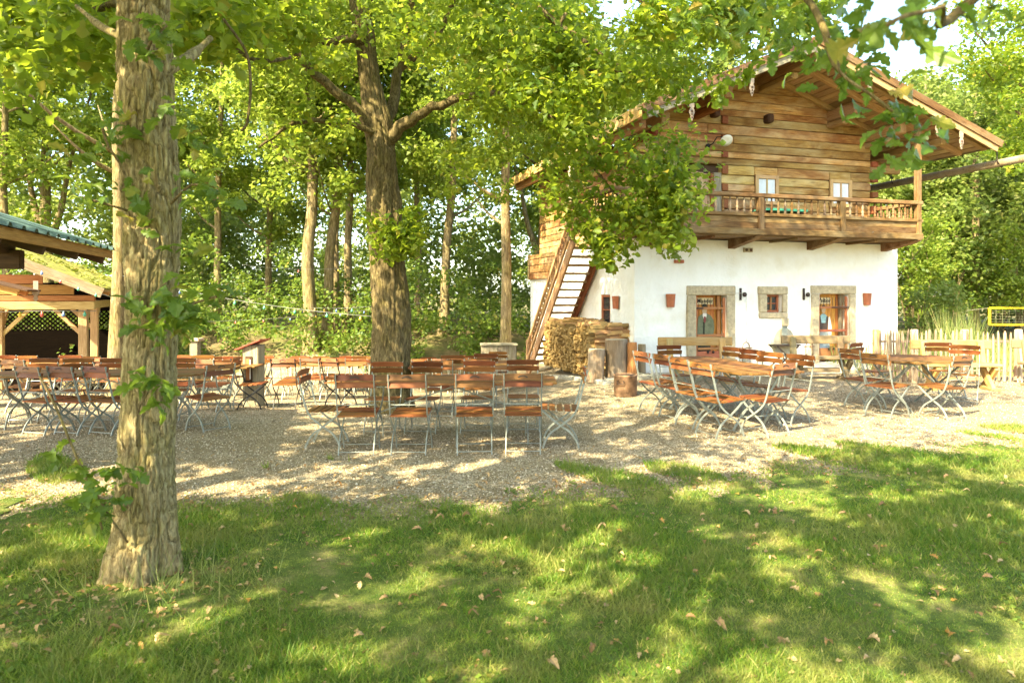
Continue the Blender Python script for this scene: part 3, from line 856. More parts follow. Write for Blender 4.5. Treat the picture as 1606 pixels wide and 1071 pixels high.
# roof ---------------------------------------------------------------
def rp(s, t, off=0.0):
    zz = roof_z(s)
    return (s, t, zz + off)
V = []
for t in (TF - 0.03, TB):
    for s in (EL - 0.03, APEX_S, ER + 0.03):
        V.append((s, t, roof_z(s) + 0.03)); V.append((s, t, roof_z(s) - 0.035))
Fc = [(0, 6, 8, 2), (2, 8, 10, 4), (1, 3, 9, 7), (3, 5, 11, 9), (0, 2, 3, 1), (2, 4, 5, 3), (6, 7, 9, 8), (8, 9, 11, 10), (0, 1, 7, 6), (4, 10, 11, 5)]
roof = mesh_obj('roof', V, Fc, 'roof_cover', house)
def boards(sa, sb, t0, t1, n):
    for i in range(n):
        f0 = (i + 0.04) / n; f1 = (i + 0.96 - 0.1 * rr.random()) / n
        s0 = sa + (sb - sa) * f0; s1 = sa + (sb - sa) * f1
        p0 = Vector(rp(s0, 0, -0.05)); p1 = Vector(rp(s1, 0, -0.05)); w = (p1 - p0).length
        c = (p0 + p1) / 2; nn = (p1 - p0).normalized()
        up = Vector((-nn.z, 0, nn.x))
        if up.z < 0: up = -up
        beam('roof_board', (c.x, t0, c.z), (c.x, t1, c.z), w, 0.024, 'soffit_wood', roof, 0.0, up=up)
boards(APEX_S + 0.02, ER, TF + 0.03, LT0 + 0.1, 30)
boards(APEX_S - 0.02, EL, TF + 0.03, LT0 + 0.1, 22)
boards(LS1 + 0.05, ER, LT0 + 0.105, TB - 0.05, 12)
boards(LS0 + 0.1, EL, LT0 + 0.105, TB - 0.05, 7)
for t in (LT0 - 0.03, -0.62, TF + 0.22):
    for (sa, sb) in ((APEX_S + 0.03, ER - 0.12), (APEX_S - 0.03, EL + 0.1)):
        beam('rafter', rp(sa, t, -0.125), rp(sb, t, -0.125), 0.12, 0.115, 'timber', roof, 0.01)
for t in (1.6, 2.9, 4.2, 5.5, 6.8, 7.7):
    for (sa, sb) in ((LS1 - 0.1, ER - 0.1), (LS0 + 0.2, EL + 0.1)):
        beam('rafter', rp(sa, t, -0.125), rp(sb, t, -0.125), 0.12, 0.115, 'timber', roof, 0.01)
for s, zoff, t0 in ((APEX_S, -0.32, TF + 0.3), (5.5, -0.31, -0.55), (LS1 - 0.1, -0.33, -0.75), (1.75, -0.31, -0.95), (LS0 + 0.1, -0.33, -0.75)):
    p = beam('purlin', rp(s, t0, zoff), rp(s, LT0 + 0.2, zoff), 0.2, 0.25, 'timber', roof, 0.02)
    beam('purlin_bracket', rp(s, t0 + 0.35, zoff - 0.21), rp(s, LT0 + 0.1, zoff - 0.21), 0.18, 0.16, 'log_red' if s < APEX_S else 'timber', roof, 0.04)
beam('eave_purlin', (LS1 + 0.85, TF + 0.5, roof_z(LS1 + 0.85) - 0.28), (LS1 + 0.85, TB - 0.2, roof_z(LS1 + 0.85) - 0.28), 0.16, 0.18, 'timber', roof, 0.02)
beam('eave_purlin', (LS0 - 0.55, TF + 0.5, roof_z(LS0 - 0.55) - 0.28), (LS0 - 0.55, TB - 0.1, roof_z(LS0 - 0.55) - 0.28), 0.14, 0.18, 'timber', roof, 0.02)
beam('purlin_stub', (3.66, LT0 - 0.2, 5.92), (3.66, LT0 + 0.05, 5.92), 0.17, 0.2, 'dark_wood', roof, 0.03)
beam('purlin_stub', (2.2, LT0 - 0.2, 5.95), (2.2, LT0 + 0.05, 5.95), 0.17, 0.2, 'dark_wood', roof, 0.03)
for sa, sb in ((APEX_S, ER + 0.06), (APEX_S, EL - 0.04)):
    beam('barge_board', rp(sa, TF - 0.055, 0.0), rp(sb, TF - 0.055, 0.0), 0.035, 0.17, 'balcony_wood', roof, 0.006)
    beam('barge_board', rp(sa, TF - 0.02, -0.14), rp(sb + (-0.1 if sb > sa else 0.1), TF - 0.02, -0.14), 0.035, 0.17, 'timber' if sb > sa else 'grey_wood', roof, 0.006)
beam('eave_board', (EL - 0.05, TF, roof_z(EL) - 0.05), (EL - 0.05, TB, roof_z(EL) - 0.05), 0.03, 0.26, 'bench_wood', roof, 0.005)
beam('eave_board', (ER + 0.05, TF, roof_z(ER) - 0.02), (ER + 0.05, TB, roof_z(ER) - 0.02), 0.03, 0.12, 'old_wood', roof, 0.005)
# carved hanging boards under the verge
def ornament(s):
    z0 = roof_z(s) - 0.2
    out = [(-0.05, 0), (0.05, 0), (0.05, -0.16), (0.03, -0.18), (0.055, -0.23), (0.055, -0.29), (0.028, -0.34), (0.033, -0.37), (0.0, -0.44), (-0.033, -0.37), (-0.028, -0.34), (-0.055, -0.29), (-0.055, -0.23), (-0.03, -0.18), (-0.05, -0.16)]
    o = flat_shape('hanging_ornament', out, s, z0, TF - 0.035, 'ornament', roof, 0.02)
    for zz in (-0.25, -0.31, -0.37):
        beam('cut_out', (s - 0.022 + 0.01 * (zz < -.3), TF - 0.04, z0 + zz), (s + 0.022 - 0.01 * (zz < -.3), TF - 0.04, z0 + zz), 0.012, 0.032, 'dark_wood', roof)
for s in (0.5, 1.9, 3.55, 4.9, 6.8, 7.5): ornament(s)
# log gutter on the right
gut = tube('log_gutter', [(ER + 0.17, TF - 3.0, roof_z(ER) - 0.42), (ER + 0.17, TF + 2, roof_z(ER) - 0.44), (ER + 0.17, TB, roof_z(ER) - 0.47)], [0.085, 0.095, 0.1], 'old_wood', house, 12)
for t in (TF + 0.05, 1.6, 4.2):
    tube('gutter_hook', [(ER + 0.02, t, roof_z(ER) - 0.1), (ER + 0.03, t, roof_z(ER) - 0.4), (ER + 0.17, t, roof_z(ER) - 0.55), (ER + 0.28, t, roof_z(ER) - 0.42)], 0.013, 'iron', house, 6)

# balcony --------------------------------------------------------------
BF = -1.0
balc = mesh_obj('balcony', *box_geo(((6.9 - 0.95) / 2, -0.32, 3.02), (7.75, 1.3, 0.05)), 'balcony_wood', house)
beam('edge_beam', (-0.95, BF, 3.08), (6.9, BF, 3.08), 0.14, 0.14, 'balcony_wood', balc, 0.012)
def baluster_geo():
    return lathe_geo([(0.028, 0), (0.028, 0.06), (0.016, 0.075), (0.03, 0.10), (0.03, 0.13), (0.014, 0.155), (0.03, 0.185), (0.022, 0.23), (0.014, 0.30), (0.02, 0.33)], 8)
bv, bf = baluster_geo()
bme = bpy.data.meshes.new('baluster'); bme.from_pydata(bv, [], bf); bme.materials.append(M['balcony_wood']); bme.polygons.foreach_set("use_smooth", [True] * len(bme.polygons)); bme.update()
bme2 = bme.copy(); bme2.materials.clear(); bme2.materials.append(M['old_wood'])
def railing(p0, p1, posts, rail_over=0.05):
    p0 = Vector(p0); p1 = Vector(p1); d = (p1 - p0); ln = d.length; d.normalize()
    beam('hand_rail', p0 + Vector((0, 0, 3.865)) - d * rail_over, p1 + Vector((0, 0, 3.865)) + d * rail_over, 0.13, 0.09, 'balcony_wood', balc, 0.015)
    beam('lower_rail', p0 + Vector((0, 0, 3.45)) - d * rail_over, p1 + Vector((0, 0, 3.45)) + d * rail_over, 0.12, 0.075, 'balcony_wood', balc, 0.012)
    beam('parapet_plank', p0 + Vector((0, 0, 3.345)), p1 + Vector((0, 0, 3.345)), 0.03, 0.12, 'balcony_wood', balc, 0.004)
    beam('parapet_plank', p0 + Vector((0, 0, 3.22)), p1 + Vector((0, 0, 3.22)), 0.03, 0.12, 'balcony_wood', balc, 0.004)
    nb = int(ln / 0.17); px = []
    for f in posts:
        c = p0 + d * ln * f
        beam('balcony_post', c + Vector((0, 0, 3.0)), c + Vector((0, 0, 3.82)), 0.14, 0.13, 'balcony_wood', balc, 0.01, up=(0, 1, 0)); px.append(f * ln)
    for i in range(nb):
        x = (i + 0.5) * ln / nb
        if any(abs(x - q) < 0.11 for q in px): continue
        o = bpy.data.objects.new('baluster', bme2 if rr.random() < 0.25 else bme); o.location = p0 + d * x + Vector((0, 0, 3.487)); link(o, balc)
railing((-0.95, BF, 0), (6.86, BF, 0), [0.03, 0.17, 0.44, 0.715])
railing((-0.95, BF, 0), (-0.95, 1.4, 0), [0.97])
railing((6.84, BF + 0.05, 0), (6.84, 0.3, 0), [], 0.0)
beam('corner_post', (6.80, BF, 2.98), (6.80, BF, roof_z(6.8) - 0.2), 0.125, 0.12, 'balcony_wood', balc, 0.012, up=(0, 1, 0))
beam('corner_post', (-0.9, 1.5, 3.0), (-0.9, 1.5, roof_z(-0.55) - 0.1), 0.12, 0.12, 'pale_wood', balc, 0.01, up=(0, 1, 0))
for s in (0.33, 2.47, 4.6, 6.78):
    V_ = [(s - 0.09, 0.1, 2.77), (s + 0.09, 0.1, 2.77), (s + 0.09, -0.85, 2.93), (s - 0.09, -0.85, 2.93), (s - 0.09, 0.1, 2.99), (s + 0.09, 0.1, 2.99), (s + 0.09, -1.06, 2.995), (s - 0.09, -1.06, 2.995)]
    mesh_obj('bracket_beam', V_, BOXF, 'balcony_wood', balc)
for s in (1.4, 3.5, 5.7):
    beam('joist', (s, 0.1, 2.965), (s, -0.9, 2.965), 0.09, 0.06, 'balcony_wood', balc, 0.01)
# table with green edge behind the balustrade
bt = empty('balcony_table', hw(3.55, -0.3, 3.05), TH)
tag(bt, 'low dark table with green edge standing on the balcony under the window', 'table')
beam('table_top', (-0.6, 0, 0.60), (0.55, 0, 0.60), 0.5, 0.05, 'green_paint', bt)
for x in (-0.5, 0.45): beam('table_leg', (x, 0, 0.0), (x, 0, 0.575), 0.4, 0.06, 'dark_wood', bt, up=(0, 1, 0))

# staircase on the left side --------------------------------------------
st = empty('staircase', (0, 0, 0), 0, house)
T0s, T1s, ZT = 1.5, 4.95, 3.05
def sz(t): return ZT - (t - T0s)
for s, m in ((-0.86, 'timber'), (-0.1, 'log_red')):
    beam('stringer', (s, T0s - 0.05, ZT - 0.05), (s, T1s, sz(T1s) - 0.1), 0.055, 0.26, m, st, 0.006)
nst = 16
for i in range(nst):
    t = T0s + 0.2 + i * 0.2; beam('tread', (-0.83, t, sz(t)), (-0.13, t, sz(t)), 0.24, 0.055, 'timber', st, 0.005)
up_ = (0, 0, 0.72)
beam('hand_rail', (-0.86, T0s, ZT + 0.75), (-0.86, T1s, sz(T1s) + 0.75), 0.07, 0.09, 'timber', st, 0.012)
beam('lower_rail', (-0.86, T0s, ZT + 0.30), (-0.86, T1s, sz(T1s) + 0.30), 0.06, 0.07, 'timber', st, 0.01)
for i in range(26):
    t = T0s + 0.08 + i * (T1s - T0s - 0.16) / 25
    o = bpy.data.objects.new('baluster', bme); o.location = (-0.86, t, sz(t) + 0.35); link(o, st)
beam('newel_post', (-0.86, T1s, -0.7), (-0.86, T1s, sz(T1s) + 0.85), 0.1, 0.1, 'timber', st, 0.01, up=(0, 1, 0))

# wall lamp by the gable
gl = empty('enamel_lamp', hw(2.06, LT0 - 0.02, 5.18), TH)
tag(gl, 'white enamel lamp on a black gooseneck on the log gable', 'lamp')
v, f = lathe_geo([(0.055, 0), (0.055, 0.04), (0.03, 0.05)], 12); mesh_obj('wall_plate', v, f, 'black_metal', gl, True, (-0.02, 0, 0), (R(90), 0, 0))
tube('gooseneck', [(-0.02, -0.04, 0), (0.02, -0.16, 0.03), (0.06, -0.26, 0.16), (0.12, -0.34, 0.15), (0.17, -0.38, 0.08)], 0.013, 'black_metal', gl, 8)
v, f = lathe_geo([(0.02, 0.05), (0.05, 0.03), (0.14, 0.0), (0.145, -0.012), (0.05, 0.01), (0.0, 0.012)], 20)
mesh_obj('lamp_shade', v, f, 'enamel', gl, True, (0.2, -0.42, 0.06), (R(-52), R(10), 0))

# door pulleys with ropes
def pulley(s, label, dirx):
    p = empty('door_pulley', hw(s, -0.05, 0.1), TH); tag(p, label, 'pulley', 'door pulleys')
    beam('bracket_plate', (0, 0.02, 1.5), (0, 0.02, 1.78), 0.05, 0.03, 'iron', p, 0.004, up=(0, 1, 0))
    v, f = lathe_geo([(0.03, -0.015), (0.055, -0.012), (0.045, 0), (0.055, 0.012), (0.03, 0.015)], 14)
    mesh_obj('pulley_wheel', v, f, 'iron', p, True, (0.06, -0.05, 1.63), (R(90), 0, 0))
    tube('rope', [(0.1, -0.05, 1.63), (0.1, -0.05, 0.55)], 0.006, 'rope', p, 6)
    tube('rope', [(dirx, -0.06, 1.66), (0.0, -0.06, 1.66)], 0.006, 'rope', p, 6)
    tube('weight_guide', [(0.0, -0.05, 0.02), (0.0, -0.05, 0.42), (0.03, -0.05, 0.5), (0.1, -0.05, 0.54), (0.17, -0.05, 0.5), (0.2, -0.05, 0.42), (0.2, -0.05, 0.02)], 0.011, 'rusty', p, 6)
    beam('guide_bar', (-0.06, -0.05, 0.4), (0.26, -0.05, 0.4), 0.02, 0.025, 'rusty', p)
    v, f = lathe_geo([(0.05, 0), (0.055, 0.03), (0.045, 0.22), (0.02, 0.26)], 12); mesh_obj('weight', v, f, 'rope', p, True, (0.1, -0.05, 0.1))
pulley(2.68, 'iron pulley with rope weight beside the door with the painted man', -0.5)
pulley(4.42, 'iron pulley with rope weight between the small window and the painted woman door', 0.4)

# ------------------------------------------------------------------ near things by the house
def grindstone():
    p = empty('grindstone', hw(3.42, -0.55, 0.1), TH); tag(p, 'old round grindstone on an iron stand below the small window', 'grindstone')
    v, f = lathe_geo([(0.02, -0.04), (0.32, -0.04), (0.335, -0.03), (0.335, 0.03), (0.32, 0.04), (0.02, 0.04)], 36)
    mesh_obj('stone_wheel', v, f, 'grind_stone', p, False, (0.02, 0.02, 0.55), (R(90), 0, R(8)))
    tube('axle', [(0.02, -0.12, 0.55), (0.02, 0.14, 0.55)], 0.02, 'iron', p, 8)
    beam('splash_plate', (-0.03, -0.1, 0.5), (-0.03, -0.1, 1.08), 0.15, 0.02, 'frame_metal', p, 0.003, up=(0, 1, 0))
    beam('splash_head', (-0.03, -0.13, 0.92), (-0.03, -0.13, 1.1), 0.16, 0.04, 'grey_wood', p, 0.01, up=(0, 1, 0))
    beam('stand_top', (-0.36, -0.1, 0.5), (0.3, -0.1, 0.5), 0.28, 0.03, 'iron', p, 0.004)
    for a, b in ((-0.32, 0.25), (0.25, -0.32)): beam('stand_leg', (a, -0.22, 0.485), (b, -0.22, 0.0), 0.02, 0.035, 'iron', p); 
    for a, b in ((-0.32, 0.25), (0.25, -0.32)): beam('stand_leg', (a, 0.02, 0.485), (b, 0.02, 0.0), 0.02, 0.035, 'iron', p)
    tube('crank', [(0.24, -0.1, 0.52), (0.24, -0.1, 0.58), (0.3, -0.1, 0.6)], 0.02, 'rusty', p, 6)
grindstone()

def bench(loc, rz, width, mat, label, seat_h=0.45):
    p = empty('bench', loc, rz); tag(p, label, 'bench', 'heavy timber benches')
    w = width / 2
    beam('back_plank', (-w, 0.22, 0.80), (w, 0.22, 0.80), 0.06, 0.17, mat, p, 0.015)
    beam('seat_plank', (-w + 0.05, -0.03, seat_h), (w - 0.05, -0.03, seat_h), 0.36, 0.055, mat, p, 0.012)
    for x in (-w + 0.22, w - 0.22):
        beam('back_support', (x, 0.12, 0.42), (x, 0.185, 0.86), 0.12, 0.07, mat, p, 0.01, up=(0, 1, 0))
        beam('trestle_leg', (x - 0.0, -0.2, 0.0), (x, 0.16, seat_h - 0.03), 0.07, 0.13, mat, p, 0.01)
        beam('trestle_leg', (x + 0.075, 0.2, 0.0), (x + 0.075, -0.16, seat_h - 0.03), 0.07, 0.13, mat, p, 0.01)
        beam('trestle_foot', (x + 0.03, -0.24, 0.03), (x + 0.03, 0.24, 0.03), 0.16, 0.06, mat, p, 0.01)
    beam('stretcher', (-w + 0.3, 0, 0.2), (w - 0.3, 0, 0.2), 0.05, 0.09, mat, p, 0.01)
b1 = P(1096, 13.35); bench((b1.x, b1.y, b1.z), R(3), 1.5, 'bench_wood', 'weathered timber bench in front of the door with the painted man')
b2 = P(1286, 13.9); bench((b2.x, b2.y, b2.z), R(-2), 1.40, 'bench_grey', 'greyish timber bench in front of the door with the painted woman')
b3 = P(1502, 12.5); bench((b3.x, b3.y, b3.z), R(-3), 1.46, 'bench_wood', 'pale yellow timber bench standing before the picket fence')
b4 = P(1665, 12.7); bench((b4.x, b4.y, b4.z), R(-4), 1.5, 'bench_grey', 'brown timber bench cut off by the right edge of the picture')

# firewood ------------------------------------------------------------------
fw = empty('firewood_stack', hw(0, 0, 0), TH); tag(fw, 'long stack of split firewood against the side wall under the stairs', 'firewood')
base_z = tz(*hw(-0.6, 0.3, 0).xy) - 0.02
mesh_obj('stack_core', *box_geo((-0.52, 1.75, base_z + 0.5), (0.8, 2.85, 1.0)), 'dark_wood', fw)
def split_geo(l, r, seed):
    q = random.Random(seed); n = q.choice((3, 4, 5)); a0 = q.random() * 6
    ang = [a0 + 2 * math.pi * i / n + q.uniform(-0.3, 0.3) for i in range(n)]
    rad = [r * q.uniform(0.75, 1.15) for _ in range(n)]
    V = []
    for x in (-l / 2, l / 2):
        for a, rd in zip(ang, rad): V.append((x + q.uniform(-0.02, 0.02), math.cos(a) * rd, math.sin(a) * rd))
    Fc = [tuple(reversed(range(n))), tuple(range(n, 2 * n))] + [(i, (i + 1) % n, n + (i + 1) % n, n + i) for i in range(n)]
    return V, Fc
splits = []
for i in range(10):
    v, f = split_geo(0.36, 0.055, i); me = bpy.data.meshes.new('split_log'); me.from_pydata(v, [], f); me.materials.append(M['firewood']); me.update(); splits.append(me)
# ends facing left: small pieces joined
parts = []
q = random.Random(3)
t = 0.30
while t < 3.2:
    zz = base_z + 0.035
    while zz < base_z + 1.07 + 0.06 * math.sin(t * 3):
        r = q.uniform(0.032, 0.06)
        v, f = split_geo(0.34, r, q.random()); c = (-0.80 + q.uniform(-0.07, 0.05), t + q.uniform(-0.012, 0.012), zz)
        parts.append(([(x + c[0], y + c[1], z + c[2]) for x, y, z in v], f)); zz += r * 1.55
    t += 0.075
v, f = merge(parts); o = mesh_obj('log_ends', v, f, 'firewood', fw); tag(o, kind='stuff')
# front face: split logs lying lengthwise, and loose ones on top
for row in range(16):
    zz = base_z + 0.05 + row * 0.072
    s = -0.80
    while s < 0.02:
        if zz < base_z + 1.12 + 0.08 * (s + 0.8):
            o = bpy.data.objects.new('split_log', q.choice(splits)); o.location = (s + 0.15, 0.28 + q.uniform(-0.05, 0.04), zz + q.uniform(-0.01, 0.01))
            o.rotation_euler = (q.random() * 6, q.uniform(-0.08, 0.08), q.uniform(-0.15, 0.15)); o.scale = (1, q.uniform(0.8, 1.15), q.uniform(0.8, 1.15)); link(o, fw)
        s += q.uniform(0.27, 0.36)
for i in range(90):
    o = bpy.data.objects.new('split_log', q.choice(splits)); t = q.uniform(0.3, 3.1)
    o.location = (q.uniform(-0.85, -0.12), t, base_z + 1.08 + q.uniform(0, 0.10)); o.rotation_euler = (q.random() * 6, q.uniform(-0.2, 0.2), q.uniform(-0.7, 0.7)); link(o, fw)

def stump(px, d, r, top, mat, label, tilt=(0, 0), seed=0):
    p = P(px, d); h = top - p.z; q = random.Random(seed); seg = 14
    V = []; Fc = []
    rings = [(1.06, 0), (1.0, 0.15), (0.97, 0.5), (1.0, 0.9), (0.96, 1.0)]
    wv = [1 + q.uniform(-0.08, 0.08) for _ in range(seg)]
    for k, hh in rings:
        for j in range(seg):
            a = 2 * math.pi * j / seg; V.append((r * k * wv[j] * math.cos(a), r * k * wv[j] * math.sin(a), hh * h))
    for i in range(len(rings) - 1):
        for j in range(seg):
            a = i * seg + j; b = i * seg + (j + 1) % seg; Fc.append((a, b, b + seg, a + seg))
    # log lies along local x in the wood shader: build upright with rotated coordinates
    V2 = [(z, y, -x) for x, y, z in V]
    root = empty('wood_block', p); tag(root, label, 'wood block', 'upright wood blocks by the firewood')
    o = mesh_obj('block_side', V2, Fc, mat, root, True); o.rotation_euler = (tilt[0], R(-90) + tilt[1], 0)
    n0 = (len(rings) - 1) * seg
    o2 = mesh_obj('cut_face', [V2[n0 + j] for j in range(seg)] + [(h + 0.004, 0, 0)], [(j, (j + 1) % seg, seg) for j in range(seg)], 'pale_wood', o)
stump(934, 14.2, 0.18, 0.60, 'old_wood', 'weathered split wood block leaning at the front of the firewood, leftmost of four', (R(3), R(3)), 1)
stump(967, 14.35, 0.235, 0.79, 'old_wood', 'thickest weathered wood block standing beside the firewood', (0, R(-1)), 2)
stump(992, 14.2, 0.10, 0.74, 'orange_timber', 'slim orange-brown round post standing by the corner of the house', (0, 0), 3)
stump(1007, 14.5, 0.085, 0.68, 'old_wood', 'thin dark wood block right of the orange post', (0, 0), 4)

pot = empty('cauldron', P(981, 11.9)); tag(pot, 'rusty metal cauldron with a side handle standing on the gravel', 'cauldron')
v, f = lathe_geo([(0.19, 0), (0.2, 0.02), (0.2, 0.34), (0.21, 0.35), (0.21, 0.375), (0.195, 0.38), (0.19, 0.33)], 24); mesh_obj('drum', v, f, 'rusty', pot, True)
v, f = lathe_geo([(0.19, 0.36), (0.05, 0.375)], 24); mesh_obj('lid', v, f, 'iron', pot, True)
tube('handle', [(-0.15, -0.13, 0.27), (-0.17, -0.19, 0.27), (-0.17, -0.19, 0.23), (-0.07, -0.23, 0.23), (-0.06, -0.22, 0.27), (-0.07, -0.18, 0.28)], 0.008, 'iron', pot, 6)

kb = empty('stone_kerb', hw(0, 0, 0), TH); tag(kb, 'low stone kerb around the firewood stack', 'kerb')
q = random.Random(8); t = 3.4
while t > -0.7:
    l = q.uniform(0.35, 0.6); zb = tz(*hw(-1.15, t, 0).xy)
    beam('kerb_piece', (-1.15 + q.uniform(-0.02, 0.02), t, zb + 0.02), (-1.15 + q.uniform(-0.02, 0.02), t - l + 0.01, zb + 0.02), 0.16, 0.12, 'kerb_stone', kb, 0.02); t -= l
s = -1.05
while s < 0.9:
    l = q.uniform(0.35, 0.6); zb = tz(*hw(s, -0.8, 0).xy)
    beam('kerb_piece', (s, -0.8, zb + 0.03), (s + l - 0.01, -0.8, zb + 0.03), 0.2, 0.12, 'kerb_stone', kb, 0.02); s += l

# picket fence --------------------------------------------------------------
fence = empty('picket_fence', P(1375, 13.5)); tag(fence, 'pale split-stick picket fence from the house corner to the right edge', 'fence')
q = random.Random(4)
fx0 = fence.location.x
pk = []
for i in range(6):
    n = 5; ang = [2 * math.pi * k / n + q.uniform(-0.3, 0.3) for k in range(n)]; w = q.uniform(0.02, 0.034); hh = q.uniform(0.93, 1.06)
    V = []
    for xx, k in ((0, 1.0), (hh * 0.5, 1.05), (hh - 0.07, 0.95), (hh, 0.35)):
        for a in ang: V.append((xx, math.cos(a) * w * k, math.sin(a) * w * k * 0.7))
    Fc = [(j * n + a, j * n + (a + 1) % n, (j + 1) * n + (a + 1) % n, (j + 1) * n + a) for j in range(3) for a in range(n)] + [tuple(range(3 * n, 4 * n)), tuple(reversed(range(n)))]
    me = bpy.data.meshes.new('picket'); me.from_pydata(V, [], Fc); me.materials.append(M['fence_wood']); me.update(); pk.append(me)
x = 0.0; dense = True; posts = []
while x < 5.2:
    o = bpy.data.objects.new('picket', q.choice(pk)); o.location = (x, q.uniform(-0.02, 0.02), 0.02 + q.uniform(-0.02, 0.03))
    lean = q.uniform(-0.09, 0.13) if x < 0.7 else q.uniform(-0.035, 0.035)
    o.rotation_euler = (q.uniform(-0.03, 0.03), R(-90) + lean, q.random() * 0.6); link(o, fence)
    x += q.uniform(0.05, 0.07) if x < 0.75 else q.uniform(0.085, 0.115)
for x in (0.02, 0.78, 1.78, 2.85, 3.9, 5.0):
    beam('fence_post', (x, 0.06, -0.2), (x, 0.06, 1.04), 0.11, 0.1, 'pale_wood' if x > 0.1 else 'timber', fence, 0.012, up=(0, 1, 0))
for z in (0.22, 0.80):
    beam('fence_rail', (0, 0.045, z), (5.2, 0.045, z), 0.03, 0.04, 'fence_wood', fence, 0.006)

# volleyball net
vn = empty('volleyball_net', P(1552, 23)); tag(vn, 'yellow-taped volleyball net beyond the picket fence', 'net')
A = 0.0; zt_, zb_ = EYE + (462 - 483) / F * 23 - vn.location.z, EYE + (462 - 509) / F * 23 - vn.location.z
Ln = 6.0
beam('top_tape', (0, 0, zt_), (Ln, -0.9, zt_), 0.02, 0.055, 'yellow_tape', vn); beam('bottom_tape', (0, 0, zb_), (Ln, -0.9, zb_), 0.02, 0.055, 'yellow_tape', vn)
beam('side_tape', (0.0, -0.004, zb_), (0.0, -0.004, zt_), 0.08, 0.02, 'yellow_tape', vn, up=(0, 1, 0))
parts = []
for i in range(1, 30):
    x = i * 0.2; parts.append(box_geo((x, -0.15 * x, (zt_ + zb_) / 2), (0.007, 0.007, zt_ - zb_)))
for j in range(1, 6):
    zz = zb_ + (zt_ - zb_) * j / 6
    v, f = tube_geo([(0, 0, zz), (Ln, -0.9, zz)], 0.0035, 4); parts.append((v, f))
v, f = merge(parts); mesh_obj('mesh', v, f, 'net_cord', vn)
beam('net_pole', (Ln + 0.3, -0.95, -0.1), (Ln + 0.3, -0.95, zt_ + 0.2), 0.09, 0.09, 'white_paint', vn, up=(0, 1, 0))
beam('guy_rope', (0, 0, zt_), (-0.85, 0.15, zt_ * 0.9), 0.006, 0.006, 'rope', vn)
pp = P(1533, 27.5); vp = beam('net_pole', (pp.x, pp.y, pp.z), (pp.x, pp.y, EYE - 19 / F * 27.5), 0.09, 0.09, 'white_paint', None, 0.02, up=(0, 1, 0))
tag(vp, 'whitish wooden pole standing among the reeds left of the yellow net', 'pole')

# ------------------------------------------------------------------ beer-garden chairs
def strip_geo(pts, w, th, x):
    """flat bar along a side profile (y,z) at lateral position x"""
    V = []; Fc = []; n = len(pts)
    for i, (y, z) in enumerate(pts):
        a = pts[max(i - 1, 0)]; b = pts[min(i + 1, n - 1)]
        dy, dz = b[0] - a[0], b[1] - a[1]; l = math.hypot(dy, dz); ny, nz = -dz / l, dy / l
        for sx, sn in ((-1, -1), (1, -1), (1, 1), (-1, 1)):
            V.append((x + sx * th / 2, y + sn * ny * w / 2, z + sn * nz * w / 2))
    for i in range(n - 1):
        for k in range(4):
            a = i * 4 + k; b = i * 4 + (k + 1) % 4; Fc.append((a, b, b + 4, a + 4))
    Fc.append((3, 2, 1, 0)); Fc.append(tuple(range((n - 1) * 4, n * 4)))
    return V, Fc

def smooth_pts(p, n=4):
    out = []
    for i in range(len(p) - 1):
        p0 = p[max(i - 1, 0)]; p1 = p[i]; p2 = p[i + 1]; p3 = p[min(i + 2, len(p) - 1)]
        for k in range(n):
            t = k / n
            out.append(tuple(0.5 * (2 * p1[c] + (p2[c] - p0[c]) * t + (2 * p0[c] - 5 * p1[c] + 4 * p2[c] - p3[c]) * t * t + (3 * p1[c] - p0[c] - 3 * p2[c] + p3[c]) * t ** 3) for c in range(len(p1))))
    out.append(tuple(p[-1])); return out

PA = smooth_pts([(-0.315, 0.90), (-0.255, 0.68), (-0.205, 0.49), (-0.15, 0.38), (-0.02, 0.27), (0.10, 0.185), (0.165, 0.09), (0.195, 0.0)], 3)
PB = smooth_pts([(0.215, 0.45), (0.12, 0.36), (0.0, 0.265), (-0.115, 0.185), (-0.185, 0.09), (-0.22, 0.0)], 3)

def slat_geo(w, h, th, bow, n=6):
    """slat along local x, bowed in y"""
    V = []; Fc = []
    for i in range(n + 1):
        x = -w / 2 + w * i / n; y = bow * (1 - (2 * x / w) ** 2)
        for sy, sz_ in ((-1, -1), (1, -1), (1, 1), (-1, 1)): V.append((x, y + sy * th / 2, sz_ * h / 2))
    for i in range(n):
        for k in range(4):
            a = i * 4 + k; b = i * 4 + (k + 1) % 4; Fc.append((a, b, b + 4, a + 4))
    Fc.append((3, 2, 1, 0)); Fc.append(tuple(range(n * 4, n * 4 + 4)))
    return V, Fc

def mk(name, V, Fc, mat, smooth=False):
    me = bpy.data.meshes.new(name); me.from_pydata([tuple(p) for p in V], [], [tuple(q) for q in Fc]); me.materials.append(M[mat])
    if smooth: me.polygons.foreach_set("use_smooth", [True] * len(me.polygons))
    me.update(); return me

def back_pos(z):      # point on the upright at height z
    for i in range(len(PA) - 1):
        (y0, z0), (y1, z1) = PA[i], PA[i + 1]
        if z0 >= z >= z1: f = (z0 - z) / (z0 - z1); return y0 + (y1 - y0) * f
    return PA[0][0]

